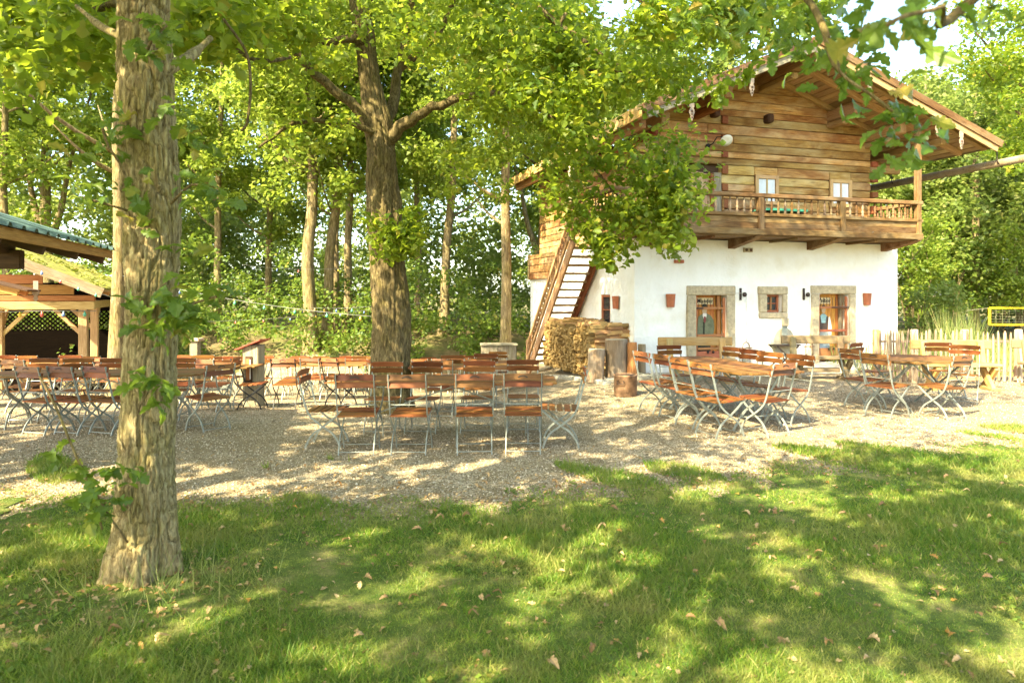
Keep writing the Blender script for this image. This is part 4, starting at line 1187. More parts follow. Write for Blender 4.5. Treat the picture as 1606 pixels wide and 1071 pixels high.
def chair_proto(metal):
    parts = []   # (name, mesh, location, rotation, parent index)
    wd = 0.44
    bs = mk('back_slat', *slat_geo(wd, 0.067, 0.017, -0.02), 'chair_wood')
    for z in (0.862, 0.782):
        parts.append(('back_slat', bs, (0, back_pos(z) + 0.016, z), (R(-15), 0, 0), -1))
    # arched emblem on the rear of the upper slat
    V = []; Fc = []
    for i in range(9):
        a = R(35 + 110 * i / 8); r0, r1 = 0.062, 0.082
        for r in (r0, r1): V.append((r * math.cos(a) * 0.85, 0, r * math.sin(a) * 0.62 - 0.035))
    for i in range(8): Fc.append((2 * i, 2 * i + 2, 2 * i + 3, 2 * i + 1))
    em = mk('emblem', V, Fc, 'ink'); parts.append(('emblem', em, (0, -0.0325, 0.0), (0, 0, 0), 0))
    ss = mk('seat_slat', *slat_geo(0.41, 0.016, 0.066, 0.0, 4), 'chair_wood')
    for i in range(5):
        y = -0.175 + i * 0.088; z = 0.455 + 0.06 * (y - 0.02) - 0.016 * math.cos(y * 5)
        parts.append(('seat_slat', ss, (0, y, z), (R(3), 0, 0), -1))
    for x, p in ((-0.205, PA), (0.205, PA), (-0.19, PB), (0.19, PB)):
        parts.append(('leg', mk('leg', *strip_geo(p, 0.021, 0.012, x), metal), (0, 0, 0), (0, 0, 0), -1))
    def rod(y, z, w):
        return mk('crossbar', *tube_geo([(-w, y, z), (w, y, z)], 0.0055, 6), metal)
    for y, z, w in ((back_pos(0.56) , 0.56, 0.2), (0.186, 0.04, 0.2), (-0.212, 0.04, 0.19), (-0.195, 0.43, 0.2), (0.2, 0.435, 0.19)):
        parts.append(('crossbar', rod(y, z, w), (0, 0, 0), (0, 0, 0), -1))
    return parts

PROTO = {'light': chair_proto('frame_metal'), 'black': chair_proto('black_metal')}
def far_proto():
    bs = PROTO['light'][0][1]; parts = [p for p in PROTO['light'] if p[0] == 'back_slat']
    v, f = merge([( [(x, y + yy, z + zz) for x, y, z in slat_geo(0.41, 0.016, 0.07, 0, 1)[0]], slat_geo(0.41, 0.016, 0.07, 0, 1)[1]) for yy, zz in ((-0.17, 0.44), (-0.08, 0.445), (0.01, 0.45), (0.1, 0.455), (0.18, 0.46))])
    parts.append(('seat', mk('seat', v, f, 'chair_wood'), (0, 0, 0), (0, 0, 0), -1))
    v, f = merge([strip_geo(PA[::2], 0.022, 0.014, x) for x in (-0.205, 0.205)] + [strip_geo(PB[::2], 0.022, 0.014, x) for x in (-0.19, 0.19)])
    parts.append(('frame', mk('frame', v, f, 'frame_metal'), (0, 0, 0), (0, 0, 0), -1))
    return parts
PROTO['far'] = far_proto()

CH = random.Random(21)
ORD = ['leftmost', 'second from left', 'third from left', 'fourth from left', 'fifth from left', 'sixth from left', 'seventh from left', 'eighth from left', 'ninth from left', 'tenth from left', 'rightmost']
def row(lst, label, group, kind='far'):
    for i, (px, d, fx, fy) in enumerate(sorted(lst)):
        w = ORD[i] if i < len(lst) - 1 else 'rightmost'
        chair(px, d, fx, fy, label + ', ' + w, group, kind)
def chair(px, d, fx, fy, label, group, kind='light', at_back=True, tilt=0.0):
    """px,d: where the backrest stands; (fx,fy): facing direction"""
    l = math.hypot(fx, fy); fx, fy = fx / l, fy / l
    X = (px - 803) / F * d; Y = d
    if at_back: X += fx * 0.27; Y += fy * 0.27
    root = empty('folding_chair', (X, Y, tz(X, Y)), math.atan2(-fx, fy) + CH.uniform(-0.06, 0.06))
    tag(root, label, 'chair', group)
    made = []
    for name, me, loc, rot, par in PROTO[kind]:
        o = bpy.data.objects.new(name, me); o.location = loc; o.rotation_euler = rot
        link(o, made[par] if par >= 0 else root); made.append(o)
    return root

# ------------------------------------------------------------------ tables
def table(X, Y, rz, Lx, Wy, label, far=False, roundt=False, cups=0):
    root = empty('garden_table', (X, Y, tz(X, Y)), rz); tag(root, label, 'table', 'folding beer-garden tables')
    H = 0.745; n = 8 if not far else 4; w = Wy / n
    for i in range(n):
        y = -Wy / 2 + (i + 0.5) * w; l = Lx
        if roundt: l = Lx * math.sqrt(max(0.0, 1 - (y / (Wy / 2)) ** 2)) ** 0.8 + 0.05
        elif i in (0, n - 1): l = Lx - 0.10
        beam('tabletop_board', (-l / 2, y, H), (l / 2, y, H), w - 0.006, 0.028, 'table_wood', root, 0.004)
    fm = 'frame_metal'
    sp = Lx / 2 - 0.35
    for x in (-sp, sp):
        beam('under_batten', (x, -Wy / 2 + 0.06, H - 0.033), (x, Wy / 2 - 0.06, H - 0.033), 0.05, 0.03, 'table_wood' if far else fm, root)
        for s in (-1, 1):
            p = smooth_pts([(s * (Wy / 2 - 0.16), H - 0.05), (s * 0.20, 0.50), (0.0, 0.36), (-s * 0.22, 0.22), (-s * (Wy / 2 - 0.10), 0.0)], 3)
            v, f = strip_geo(p, 0.03, 0.012, 0.0); mesh_obj('leg', v, f, fm, root, False, (x + s * 0.008, 0, 0))
        tube('crossbar', [(x - 0.012, -0.28, 0.16), (x - 0.012, 0.28, 0.16)], 0.007, fm, root, 6)
    if not far:
        beam('strut', (-sp + 0.02, 0.0, 0.36), (sp * 0.1, 0.0, H - 0.05), 0.01, 0.016, fm, root)
        beam('strut', (sp - 0.02, 0.03, 0.36), (-sp * 0.1, 0.03, H - 0.05), 0.01, 0.016, fm, root)
    return root

G1 = 'chairs around the table in front of the thick oak'
table(-0.72, 8.32, 0, 2.5, 0.82, 'long slatted table in front of the thick oak with four chairs on its near side')
for i, px in enumerate((556, 639, 743, 820)):
    chair(px, 7.45, CH.uniform(-0.06, 0.06), 1, 'near-side chair at the table before the thick oak, back to the viewer, %s' % ('leftmost of four', 'second from left', 'third from left', 'rightmost of four')[i], G1)
for i, px in enumerate((606, 669, 750, 819)):
    chair(px, 9.35, CH.uniform(-0.06, 0.06), -1, 'far-side chair at the table before the thick oak, facing the viewer, %s' % ('leftmost, against the trunk', 'second from left', 'third from left', 'rightmost')[i], G1)
chair(478, 8.05, 1, 0.05, 'chair at the left end of the front table, seen from the side, facing right', G1)
chair(914, 8.0, -1, 0.0, 'chair at the right end of the front table, seen from the side, facing left', G1)

G2 = 'chairs around the table before the benches'
table(2.95, 9.6, R(90 + 17), 2.3, 0.95, 'dark slatted table running away from the viewer in front of the two benches')
for i, (px, d) in enumerate(((1100, 8.35), (1067, 8.95), (1040, 9.55), (1008, 10.1))):
    chair(px, d, 0.94, 0.34, 'chair on the left side of the table before the benches, %s' % ('nearest of four', 'second nearest', 'third nearest', 'farthest of four')[i], G2)
for i, (px, d) in enumerate(((1253, 9.45), (1206, 9.85), (1178, 10.3), (1149, 10.75))):
    chair(px, d, -0.83, -0.56, 'chair on the right side of the table before the benches, %s' % ('nearest of four', 'second nearest', 'third nearest', 'farthest of four')[i], G2)
chair(1226, 8.25, -0.45, 0.9, 'orange-backed chair at the near end of the table before the benches', G2)
chair(1050, 11.2, 0.3, -0.95, 'chair at the far end of the table before the benches', G2)

G3 = 'chairs around the round table by the fence'
table(6.15, 10.45, 0.1, 1.5, 1.25, 'sunlit round slatted table near the picket fence', roundt=True)
for px, d, fx, fy, w in ((1336, 10.4, 0.93, 0.35, 'left, farther of two'), (1372, 9.6, 0.9, 0.45, 'left, nearer of two'), (1508, 9.35, -0.45, 0.9, 'near right, back to the viewer'),
                         (1346, 11.7, 0.6, -0.8, 'far left'), (1472, 11.8, -0.1, -1, 'far side, middle'), (1513, 11.2, -0.6, -0.75, 'far right')):
    chair(px, d, fx, fy, 'chair at the sunlit round table near the fence, %s' % w, G3)

G0 = 'chairs around the table behind the left trunk'
table(-5.75, 9.55, R(4), 2.9, 0.8, 'slatted table partly hidden behind the leaning front trunk')
for i, px in enumerate((46, 97, 152)):
    chair(px, 8.75, 0.3, 1, 'dark near-side chair left of the front trunk, %s' % ('leftmost of three', 'middle of three', 'rightmost of three')[i], G0)
for i, px in enumerate((66, 123, 178)):
    chair(px, 10.5, 0.1, -1, 'far-side chair left of the front trunk facing the viewer, %s' % ('leftmost of three', 'middle of three', 'rightmost of three')[i], G0)
chair(343, 9.1, -0.8, 0.6, 'chair just right of the front trunk with its orange back turned to the viewer', G0)
chair(283, 10.6, 0.0, -1, 'far-side chair peeping out right of the front trunk', G0)

GB = 'black-framed chairs'
chair(372, 11.9, 1, 0.05, 'black-framed chair seen from the side next to the post with a red roof', GB, 'black')
chair(443, 11.8, 0.0, 1, 'black-framed chair with its back to the viewer, right of the post with a red roof', GB, 'black')
chair(517, 12.3, 0.55, 0.85, 'black-framed chair turned half right, left of the thick oak', GB, 'black')

G4 = 'chairs behind the front table'
table(-0.85, 11.3, R(3), 1.7, 0.75, 'slatted table behind the front table, right of the thick oak', far=True)
for px, d, fy, w in ((688, 10.45, 1, 'near side, left'), (749, 10.4, 1, 'near side, right'), (711, 12.3, -1, 'far side, left'), (761, 12.3, -1, 'far side, right')):
    chair(px, d, 0.02, fy, 'chair at the second table right of the thick oak, %s' % w, G4)
G5 = 'chairs by the wooden counter'
table(-0.75, 15.4, R(-3), 1.8, 0.75, 'far table in front of the plank counter', far=True)
for px, d, fy, w in ((720, 14.4, 1, 'near side, left'), (762, 14.4, 1, 'near side, right'), (735, 16.4, -1, 'far side, left'), (782, 16.2, -1, 'far side, right')):
    chair(px, d, 0.02, fy, 'chair at the table in front of the plank counter, %s' % w, G5, 'far')
G6 = 'distant chairs right of the thick oak'
table(-2.0, 18.0, R(5), 1.9, 0.75, 'distant table between the thick oak and the plank counter', far=True)
row(((690, 17.2, 0.15, 1), (657, 17.4, -0.2, 1), (717, 19.0, 0, -1), (746, 18.6, -0.6, -0.8), (672, 19.0, 0.1, -1)), 'small distant chair between the thick oak and the plank counter', G6)
G7 = 'far chairs left of the thick oak'
table(-4.2, 15.0, R(6), 2.0, 0.75, 'table left of the thick oak with pale edge', far=True)
table(-4.6, 18.6, R(-8), 2.2, 0.75, 'distant table in the crowd of chairs left of the thick oak', far=True)
row(((454, 14.1, 0.0, 1), (487, 14.2, 0.1, 1), (525, 14.3, -0.2, 1), (470, 16.0, 0, -1), (503, 16.2, -0.2, -1), (548, 15.9, 0, -1), (566, 15.8, 0, -1), (579, 15.6, -0.8, -0.5)), 'far chair at the pale-edged table left of the thick oak', G7)
row(((489, 17.7, 0.3, 1), (513, 17.8, -0.3, 1), (540, 17.8, 0, 1), (566, 17.9, 0, 1), (500, 19.7, 0, -1), (530, 19.6, 0.3, -1), (556, 19.8, 0, -1), (582, 19.5, -0.4, -1), (468, 18.8, 1, 0.2)), 'tiny chair in the farthest row left of the thick oak', 'farthest chairs left of the thick oak')
G8 = 'chairs behind the red-roofed post'
table(-6.9, 15.8, R(4), 2.2, 0.75, 'far table behind the post with a red roof', far=True)
row(((347, 16.7, 0.3, -1), (363, 16.7, 0.2, -1), (379, 16.6, 0.1, -1), (334, 15.2, 1, 0.3), (418, 16.0, -0.9, -0.3), (426, 16.3, -0.9, -0.3), (412, 14.6, 0, -1)), 'far chair around the table behind the post with a red roof', G8)
table(-5.6, 12.2, R(-3), 2.2, 0.75, 'slatted table between the front trunk and the post with a red roof', far=True)
row(((283, 13.2, 0, -1), (318, 13.1, 0, -1), (275, 11.3, 0.1, 1), (318, 11.2, 0.2, 1)), 'chair at the shady table between the front trunk and the red-roofed post', 'chairs at the shady table right of the front trunk')
G9 = 'chairs in front of the open hall'
table(-10.3, 14.0, R(5), 2.4, 0.75, 'table in front of the open timber hall, nearer one', far=True)
table(-9.4, 15.7, R(2), 2.2, 0.75, 'table in front of the open timber hall, farther one', far=True)
table(-9.9, 11.9, R(0), 2.0, 0.75, 'table at the far left edge under the green metal roof', far=True)
row(((42, 15.0, 0, -1), (72, 14.9, 0.3, 1), (86, 15.3, 0.1, 1), (104, 15.2, 0.3, 1), (120, 15.4, 0.0, 1), (150, 15.3, 0.2, 1), (143, 16.6, 0, -1), (172, 16.4, 0.3, 1), (186, 16.5, 0, -1), (110, 13.2, 0, -1), (165, 13.0, 0, 1)), 'chair among the tables in front of the open timber hall', G9)
row(((5, 12.9, 0, -1), (20, 11.0, 0.1, 1), (-25, 12.8, 0, -1)), 'chair at the table on the far left edge below the green roof', 'chairs at the far left edge')

# ------------------------------------------------------------------ posts, counter
p = P(398, 12.5); ip = empty('info_post', p, R(-8)); tag(ip, 'weathered timber post with a framed notice and a small red pitched roof', 'post')
beam('shaft', (0, 0, -0.1), (0, 0, 1.12), 0.3, 0.26, 'grey_wood', ip, 0.015, up=(0, 1, 0))
beam('roof_plate', (-0.26, 0, 1.04), (0.22, 0, 1.22), 0.42, 0.025, 'red_roof', ip, 0.004)
beam('notice_frame', (-0.02, -0.14, 0.45), (-0.02, -0.14, 0.92), 0.13, 0.02, 'dark_wood', ip, 0.004, up=(0, 1, 0))
beam('notice', (-0.03, -0.154, 0.49), (-0.03, -0.154, 0.88), 0.075, 0.006, 'orange_timber', ip, up=(0, 1, 0))
beam('notice_strip', (0.015, -0.158, 0.51), (0.015, -0.158, 0.86), 0.02, 0.006, 'white_paint', ip, up=(0, 1, 0))
p = P(306, 16.5); lp = empty('capped_post', p); tag(lp, 'square grey timber post with a flat pale cap among the tables', 'post')
beam('shaft', (0, 0, -0.1), (0, 0, 1.30), 0.19, 0.19, 'grey_wood', lp, 0.012, up=(0, 1, 0)); beam('cap', (0, 0, 1.30), (0, 0, 1.37), 0.3, 0.3, 'pale_wood', lp, 0.012, up=(0, 1, 0))
p = P(782, 17.4); ct = empty('plank_counter', p, R(4)); tag(ct, 'grey plank counter with metal top at the foot of a tall trunk', 'counter')
for i in range(9):
    beam('plank', (-0.38 + i * 0.095, -0.25, 0.0), (-0.38 + i * 0.095, -0.25, 1.1), 0.09, 0.025, 'grey_wood', ct, 0.003, up=(0, 1, 0))
for i in range(5):
    beam('plank', (0.43, -0.2 + i * 0.1, 0.0), (0.43, -0.2 + i * 0.1, 1.1), 0.025, 0.09, 'grey_wood', ct, 0.003, up=(0, 1, 0))
    beam('plank', (-0.43, -0.2 + i * 0.1, 0.0), (-0.43, -0.2 + i * 0.1, 1.1), 0.025, 0.09, 'grey_wood', ct, 0.003, up=(0, 1, 0))
beam('counter_top', (-0.47, 0, 1.12), (0.47, 0, 1.12), 0.62, 0.035, 'grey_wood', ct, 0.005)

# ------------------------------------------------------------------ near green-roofed pavilion (corner only in view)
E1 = Vector((-5.72, 9.5, 2.36)); E0 = Vector((-4.45, 5.3, 2.36))
ed = (E0 - E1).normalized(); upd = Vector((-ed.y * -1, ed.x * -1, 0)); upd = Vector((ed.y, -ed.x, 0)); 
if upd.x > 0: upd = -upd
gp = empty('green_pavilion', (0, 0, 0)); tag(gp, 'shelter with green corrugated metal roof, its eave cutting into the left edge', 'shelter')
sl = 0.33
def rpt(a, u, off=0.0): return E1 + ed * a + upd * u + Vector((0, 0, sl * u + off))
V = []; Fc = []
prof = [(0.0, 0), (0.20, 0), (0.225, 0.035), (0.285, 0.035), (0.31, 0)]
la = []
a = 0.0; Ltot = (E0 - E1).length
while a < Ltot:
    for da, h in prof[:-1]: la.append((a + da, h))
    a += 0.31
for u in (-0.22, 4.0):
    for (aa, h) in la: V.append(tuple(rpt(aa, u, 0.05 + h)))
n = len(la)
for i in range(n - 1): Fc.append((i, i + 1, n + i + 1, n + i))
for u in (-0.22, 4.0):
    for (aa, h) in la: V.append(tuple(rpt(aa, u, 0.045 + h)))
for i in range(n - 1): Fc.append((2 * n + i, 3 * n + i, 3 * n + i + 1, 2 * n + i + 1)); Fc.append((i, 2 * n + i, 2 * n + i + 1, i + 1))
Fc.append((0, n, 3 * n, 2 * n))
mesh_obj('metal_roof', V, Fc, 'roof_sheet', gp)
beam('fascia_board', rpt(0.05, -0.14, -0.03), rpt(Ltot, -0.14, -0.03), 0.03, 0.11, 'orange_timber', gp, 0.004)
for aa in (0.25, 1.35, 2.45, 3.55): beam('rafter', rpt(aa, -0.1, -0.11), rpt(aa, 4.0, -0.11), 0.08, 0.15, 'dark_wood', gp, 0.006)
for uu in (0.9, 2.6): beam('wall_plate', rpt(0.0 if uu > 2 else 0.55, uu, -0.30), rpt(Ltot, uu, -0.30), 0.16, 0.22, 'dark_wood', gp, 0.01)
beam('tie_beam', rpt(0.7, 0.7, -0.42), rpt(0.7, 3.8, -0.42 - sl * 3.1), 0.16, 0.24, 'dark_wood', gp, 0.01)
for (aa, uu) in ((0.7, 2.6), (3.9, 0.9), (3.9, 2.6)):
    t_ = rpt(aa, uu, -0.4); beam('post', (t_.x, t_.y, tz(t_.x, t_.y) - 0.1), t_, 0.16, 0.16, 'timber', gp, 0.01, up=(0, 1, 0))

# ------------------------------------------------------------------ open timber hall at the far left
HP = Matrix.Translation((-10.67, 17.0, 0)) @ Matrix.Rotation(R(21), 4, 'Z')
hall = empty('open_hall', (-10.67, 17.0, 0), R(21)); tag(hall, 'open timber hall with mossy roof, lattice back and benches inside', 'hall')
gz = -0.85
def hbrace(x, y, dx, dy, z0=0.72, z1=1.38): beam('brace', (x + 0.02 * dx, y + 0.02 * dy, z0), (x + 0.62 * dx, y + 0.62 * dy, z1), 0.07, 0.09, 'honey', hall, 0.008)
for (x, y) in ((0, 0), (-1.75, 0), (-3.5, 0), (-5.2, 0), (-0.35, 3.2)):
    beam('post', (x, y, gz), (x, y, 1.36), 0.19, 0.19, 'honey', hall, 0.012, up=(0, 1, 0))
    if y == 0:
        hbrace(x, y, -1, 0)
        if x < 0: hbrace(x, y, 1, 0)
    hbrace(x, y, 0, 1)
hbrace(-0.35, 3.2, -1, 0)
beam('front_beam', (-5.4, 0, 1.46), (0.25, 0, 1.46), 0.2, 0.2, 'honey', hall, 0.012)
beam('front_beam', (-5.4, 0.0, 1.64), (0.25, 0.0, 1.64), 0.16, 0.14, 'orange_timber', hall, 0.012)
beam('side_beam', (0.0, 0.12, 1.46), (-0.35, 5.4, 1.46), 0.18, 0.2, 'honey', hall, 0.012)
# roof: right slope with moss, gable toward the viewer
def hr(x): return 1.78 + 0.43 * (0.55 - x)
for nm, off, th, mt, x0, x1, y0, y1 in (('roof_deck', 0.0, 0.05, 'timber', 0.5, -3.4, -0.75, 5.8), ('moss_cover', 0.055, 0.05, 'moss', 0.52, -3.4, -0.77, 5.85)):
    V = []
    for y in (y0, y1):
        for x in (x0, x1):
            V.append((x, y, hr(x) + off)); V.append((x, y, hr(x) + off + th))
    mesh_obj(nm, V, [(0, 1, 3, 2), (4, 6, 7, 5), (0, 4, 5, 1), (2, 3, 7, 6), (1, 5, 7, 3), (0, 2, 6, 4)], mt, hall)
for i in range(5):
    beam('rafter', (0.45, -0.45 + i * 1.2, hr(0.45) - 0.07), (-3.3, -0.45 + i * 1.2, hr(-3.3) - 0.07), 0.09, 0.12, 'orange_timber', hall, 0.008)
beam('barge_board', (0.55, -0.79, hr(0.55) - 0.02), (-3.4, -0.79, hr(-3.4) - 0.02), 0.035, 0.24, 'old_wood', hall, 0.006)
beam('gable_board', (-0.2, -0.02, 1.85), (-3.4, -0.02, 1.85), 0.04, 0.24, 'orange_timber', hall, 0.006)
beam('gable_board', (-0.85, -0.025, 2.1), (-3.4, -0.025, 2.1), 0.04, 0.22, 'orange_timber', hall, 0.006)
flat_shape('hanging_ornament', [(-0.05, 0), (0.05, 0), (0.05, -0.2), (0.08, -0.28), (0.03, -0.36), (0.05, -0.42), (0, -0.5), (-0.05, -0.42), (-0.03, -0.36), (-0.08, -0.28), (-0.05, -0.2)], -0.8, 2.05, -0.84, 'ornament', hall, 0.02)
beam('lower_roof', (-0.9, -1.15, 1.82), (-3.6, -1.15, 2.55), 1.0, 0.05, 'orange_timber', hall, 0.0, up=(0, 0, 1))
beam('lower_roof_cover', (-0.75, -1.15, 1.82), (-3.6, -1.15, 2.60), 1.08, 0.035, 'dark_wood', hall, 0.0)
for y in (-1.55, -0.85): beam('rafter', (-0.95, y, 1.75), (-3.6, y, 2.46), 0.09, 0.11, 'orange_timber', hall, 0.008)
# rear and ends with the hall's shade in their near-black colour, lattice above
mesh_obj('back_wall', *box_geo((-2.8, 5.5, (gz + 0.62) / 2), (6.4, 0.06, 0.62 - gz)), 'hall_shade', hall)
mesh_obj('back_wall', *box_geo((-2.8, 5.5, 1.65), (6.4, 0.06, 0.9)), 'hall_shade', hall)
mesh_obj('left_wall', *box_geo((-5.6, 2.8, 0.6), (0.06, 5.6, 3.0)), 'hall_shade', hall)
V = []; Fc = []
parts = []
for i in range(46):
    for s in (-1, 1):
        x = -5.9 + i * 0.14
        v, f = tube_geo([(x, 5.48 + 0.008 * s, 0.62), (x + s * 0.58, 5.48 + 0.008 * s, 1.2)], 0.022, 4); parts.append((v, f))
v, f = merge(parts); mesh_obj('lattice', v, f, 'hall_shade', hall)
mesh_obj('hall_floor', *box_geo((-2.7, 2.8, gz - 0.02), (5.8, 5.6, 0.06)), 'hall_shade', hall)
for (x0, x1, y, nm) in ((-4.6, -2.2, 1.6, 'left one'), (-1.9, -0.45, 1.7, 'right one')):
    hb = empty('beer_bench', HP @ Vector(((x0 + x1) / 2, y, gz)), R(21)); tag(hb, 'plain wooden bench table inside the dark hall, %s' % nm, 'bench', 'benches inside the hall')
    w = (x1 - x0) / 2
    beam('bench_top', (-w, 0, 0.74), (w, 0, 0.74), 0.5, 0.04, 'bench_wood', hb, 0.006)
    for x in (-w + 0.25, 0, w - 0.25): beam('bench_leg', (x, 0, 0.0), (x, 0, 0.72), 0.3, 0.06, 'timber', hb, 0.006, up=(0, 1, 0))

# ------------------------------------------------------------------ string lights
bv, bf = lathe_geo([(0.012, 0.05), (0.014, 0.02), (0.035, -0.01), (0.042, -0.04), (0.03, -0.075), (0.008, -0.085)], 10)
BULB = {c: mk('bulb', bv, bf, 'bulb_' + c, True) for c in ('red', 'yellow', 'blue', 'green')}
def string_lights(a, b, sag, n, label, seed):
    root = empty('string_lights', a); tag(root, label, 'string lights', 'strings of coloured bulbs')
    q = random.Random(seed); a = Vector(a); b = Vector(b); pts = []
    for i in range(17):
        t = i / 16; p = a.lerp(b, t) - Vector((0, 0, 4 * sag * t * (1 - t))); pts.append(p - a)
    tube('cable', pts, 0.004, 'wire', root, 5)
    for i in range(n):
        t = (i + 0.5) / n; p = a.lerp(b, t) - Vector((0, 0, 4 * sag * t * (1 - t))) - a
        o = bpy.data.objects.new('bulb', BULB[q.choice(list(BULB))]); o.location = p - Vector((0, 0, 0.045)); o.scale = (0.62, 0.62, 0.62); link(o, root)
string_lights(PZ(182, 430, 14.2), PZ(592, 497, 11.8), 0.12, 9, 'lowest string of bulbs from the smooth left trunk to the thick oak', 1)
string_lights(PZ(300, 505, 20), PZ(690, 470, 24.5), 0.15, 10, 'string of bulbs running behind the thick oak to a far trunk', 2)
string_lights(PZ(487, 482, 23), PZ(605, 478, 12), 0.05, 5, 'short pale string of bulbs just left of the thick oak', 3)
string_lights(PZ(20, 400, 13), PZ(190, 470, 14.2), 0.08, 6, 'string of bulbs hanging before the mossy hall roof', 4)
string_lights(PZ(380, 415, 21), PZ(545, 420, 24), 0.1, 5, 'highest string of bulbs among the far trunks', 5)
q = random.Random(9)
o = empty('string_lights', HP @ Vector((-3.4, -0.12, 1.3)), R(21)); tag(o, 'string of coloured bulbs along the front beam of the hall', 'string lights', 'strings of coloured bulbs')
tube('cable', [(0, 0, 0.04), (1.2, 0, 0.0), (2.4, 0, 0.03), (3.7, 0, 0.02)], 0.008, 'wire', o, 5)
for i in range(8):
    c = bpy.data.objects.new('bulb', BULB[q.choice(list(BULB))]); c.location = (0.3 + i * 0.45, 0, -0.03); link(c, o)

# ------------------------------------------------------------------ leaves and trees
def leaf_template(half, fold=0.12, curl=0.06):
    """half: outline (x, halfwidth) from base to tip; two folded halves sharing the midrib"""
    mid = [(0.0, 0.0), (0.5, 0.0), (1.0, 0.0)]
    V = [(x, 0.0, -curl * (x - 0.4) ** 2 * 4) for x, _ in mid]
    L_ = []; R_ = []
    for x, w in half:
        L_.append(len(V)); V.append((x, w, fold * w - curl * (x - 0.4) ** 2 * 4))
    for x, w in half:
        R_.append(len(V)); V.append((x, -w, fold * w - curl * (x - 0.4) ** 2 * 4))
    f1 = [0, 1, 2] + list(reversed(L_)); f2 = [2, 1, 0] + R_
    return np.array(V), [f1, f2]
OAK_BIG = leaf_template([(0.08, 0.035), (0.14, 0.11), (0.19, 0.13), (0.24, 0.075), (0.31, 0.18), (0.37, 0.21), (0.42, 0.12), (0.51, 0.25), (0.59, 0.28), (0.64, 0.155), (0.73, 0.235), (0.81, 0.225), (0.855, 0.13), (0.93, 0.12), (0.98, 0.055)], 0.18, 0.16)
OAK_MID = leaf_template([(0.22, 0.18), (0.36, 0.10), (0.60, 0.33), (0.82, 0.22)], 0.25, 0.12)
RHOMB = (np.array([(0, 0, 0), (0.5, 0.32, 0.05), (1.0, 0, -0.05), (0.5, -0.32, 0.05)]), [[0, 3, 2, 1]])
BLADE = (np.array([(-0.5, 0, 0), (0.5, 0, 0), (0.0, 0.0, 1.0)]), [[0, 1, 2]])

def cluster_leaves(cent, rad, per, size, up=0.55, flat=0.75, svar=0.3):
    cent = np.asarray(cent, dtype=float); rad = np.asarray(rad, dtype=float); per = np.asarray(per, dtype=int)
    idx = np.repeat(np.arange(len(cent)), per); n = len(idx)
    u = rand_unit(n) * (rng.random(n) ** 0.45)[:, None]
    u[:, 2] *= flat
    C = cent[idx] + u * rad[idx][:, None]
    nrm = rand_unit(n) + np.array([[0, 0, up * 1.6]]) + u * 0.4
    Rm = rot_from(nrm, rng.random(n) * 6.283)
    S = size * (1 + svar * (rng.random(n) * 2 - 1))
    return C, Rm, S

def add_mesh_obj(name, me, parent=None, kind=None):
    o = bpy.data.objects.new(name, me); link(o, parent)
    if kind: o["kind"] = kind
    return o

def trunk_geo(path, rad, seg=20, rough=0.06, seed=0, flare=1.35):
    pts = smooth_pts([tuple(p) for p in path], 4); n = len(pts)
    rads = np.interp(np.linspace(0, len(path) - 1, n), range(len(path)), rad)
    V, Fc = tube_geo(pts, list(rads), seg)
    q = np.random.default_rng(seed); ph = q.random(4) * 6
    V = np.array(V)
    for i in range(n):
        c = np.array(pts[i]); r = V[i * seg:(i + 1) * seg] - c; a = np.linspace(0, 2 * math.pi, seg, endpoint=False)
        k = 1 + rough * (np.sin(3 * a + ph[0] + i * 0.4) + 0.7 * np.sin(5 * a + ph[1] - i * 0.3))
        if i < 5: k = k * (1 + (flare - 1) * (1 - i / 5) ** 2) * (1 + 0.10 * (1 - i / 5) * np.sin(5 * a + ph[2]))
        V[i * seg:(i + 1) * seg] = c + r * k[:, None]
    return [tuple(v) for v in V], Fc

# shared leaf meshes for single leaves
BIGLEAF = [mk('leaf', OAK_BIG[0] * np.array([1, s, 0.7 + 0.5 * s]), OAK_BIG[1], 'leaf_obj') for s in (0.95, 1.12, 1.25)]
DRYLEAF = [mk('fallen_leaf', OAK_BIG[0] * np.array([1, s, z]), OAK_BIG[1], 'dry_leaf') for s, z in ((0.9, 2.2), (1.1, 3.2), (1.0, 1.5))]
def leaf_objects(C, Rm, S, parent, name='leaf', meshes=None):
    meshes = meshes or BIGLEAF
    inv = parent.matrix_basis.inverted() if parent is not None else Matrix()
    for i in range(len(C)):
        o = bpy.data.objects.new(name, meshes[i % len(meshes)])
        m = Matrix([list(Rm[i][r]) + [C[i][r]] for r in range(3)] + [[0, 0, 0, 1]]) @ Matrix.Scale(float(S[i]), 4)
        o.matrix_basis = inv @ m
        link(o, parent)

def world_tree(name, label, group=None):
    o = empty(name, (0, 0, 0)); tag(o, label, 'tree', group); return o

# --- A: leaning front oak ------------------------------------------------
DA = 4.23; SA = F / DA
pa = [(222, 915, 0.25), (224, 880, 0.225), (228, 830, 0.195), (231, 740, 0.18), (233, 640, 0.172), (237, 520, 0.170), (239, 420, 0.172), (239, 320, 0.176), (233, 220, 0.178), (229, 120, 0.172), (228, 20, 0.160), (230, -120, 0.15), (240, -300, 0.14), (250, -600, 0.12), (255, -900, 0.10), (255, -1300, 0.06), (255, -1900, 0.03)]
oakA = world_tree('oak_tree', 'foreground oak with furrowed bark and leafy shoots growing out of its trunk')
path = [PZ(x, y, DA) for x, y, r in pa]; path[0].z = -0.08
nseg, dens = 240, 44
sp = smooth_pts([tuple(p) for p in path], dens); nr = len(sp)
rads = np.interp(np.linspace(0, len(pa) - 1, nr), range(len(pa)), [r * 0.91 for _, _, r in pa])
keep = [i for i in range(nr) if sp[i][2] < 4.2 or i % 22 == 0] ; keep = sorted(set(keep + [nr - 1]))
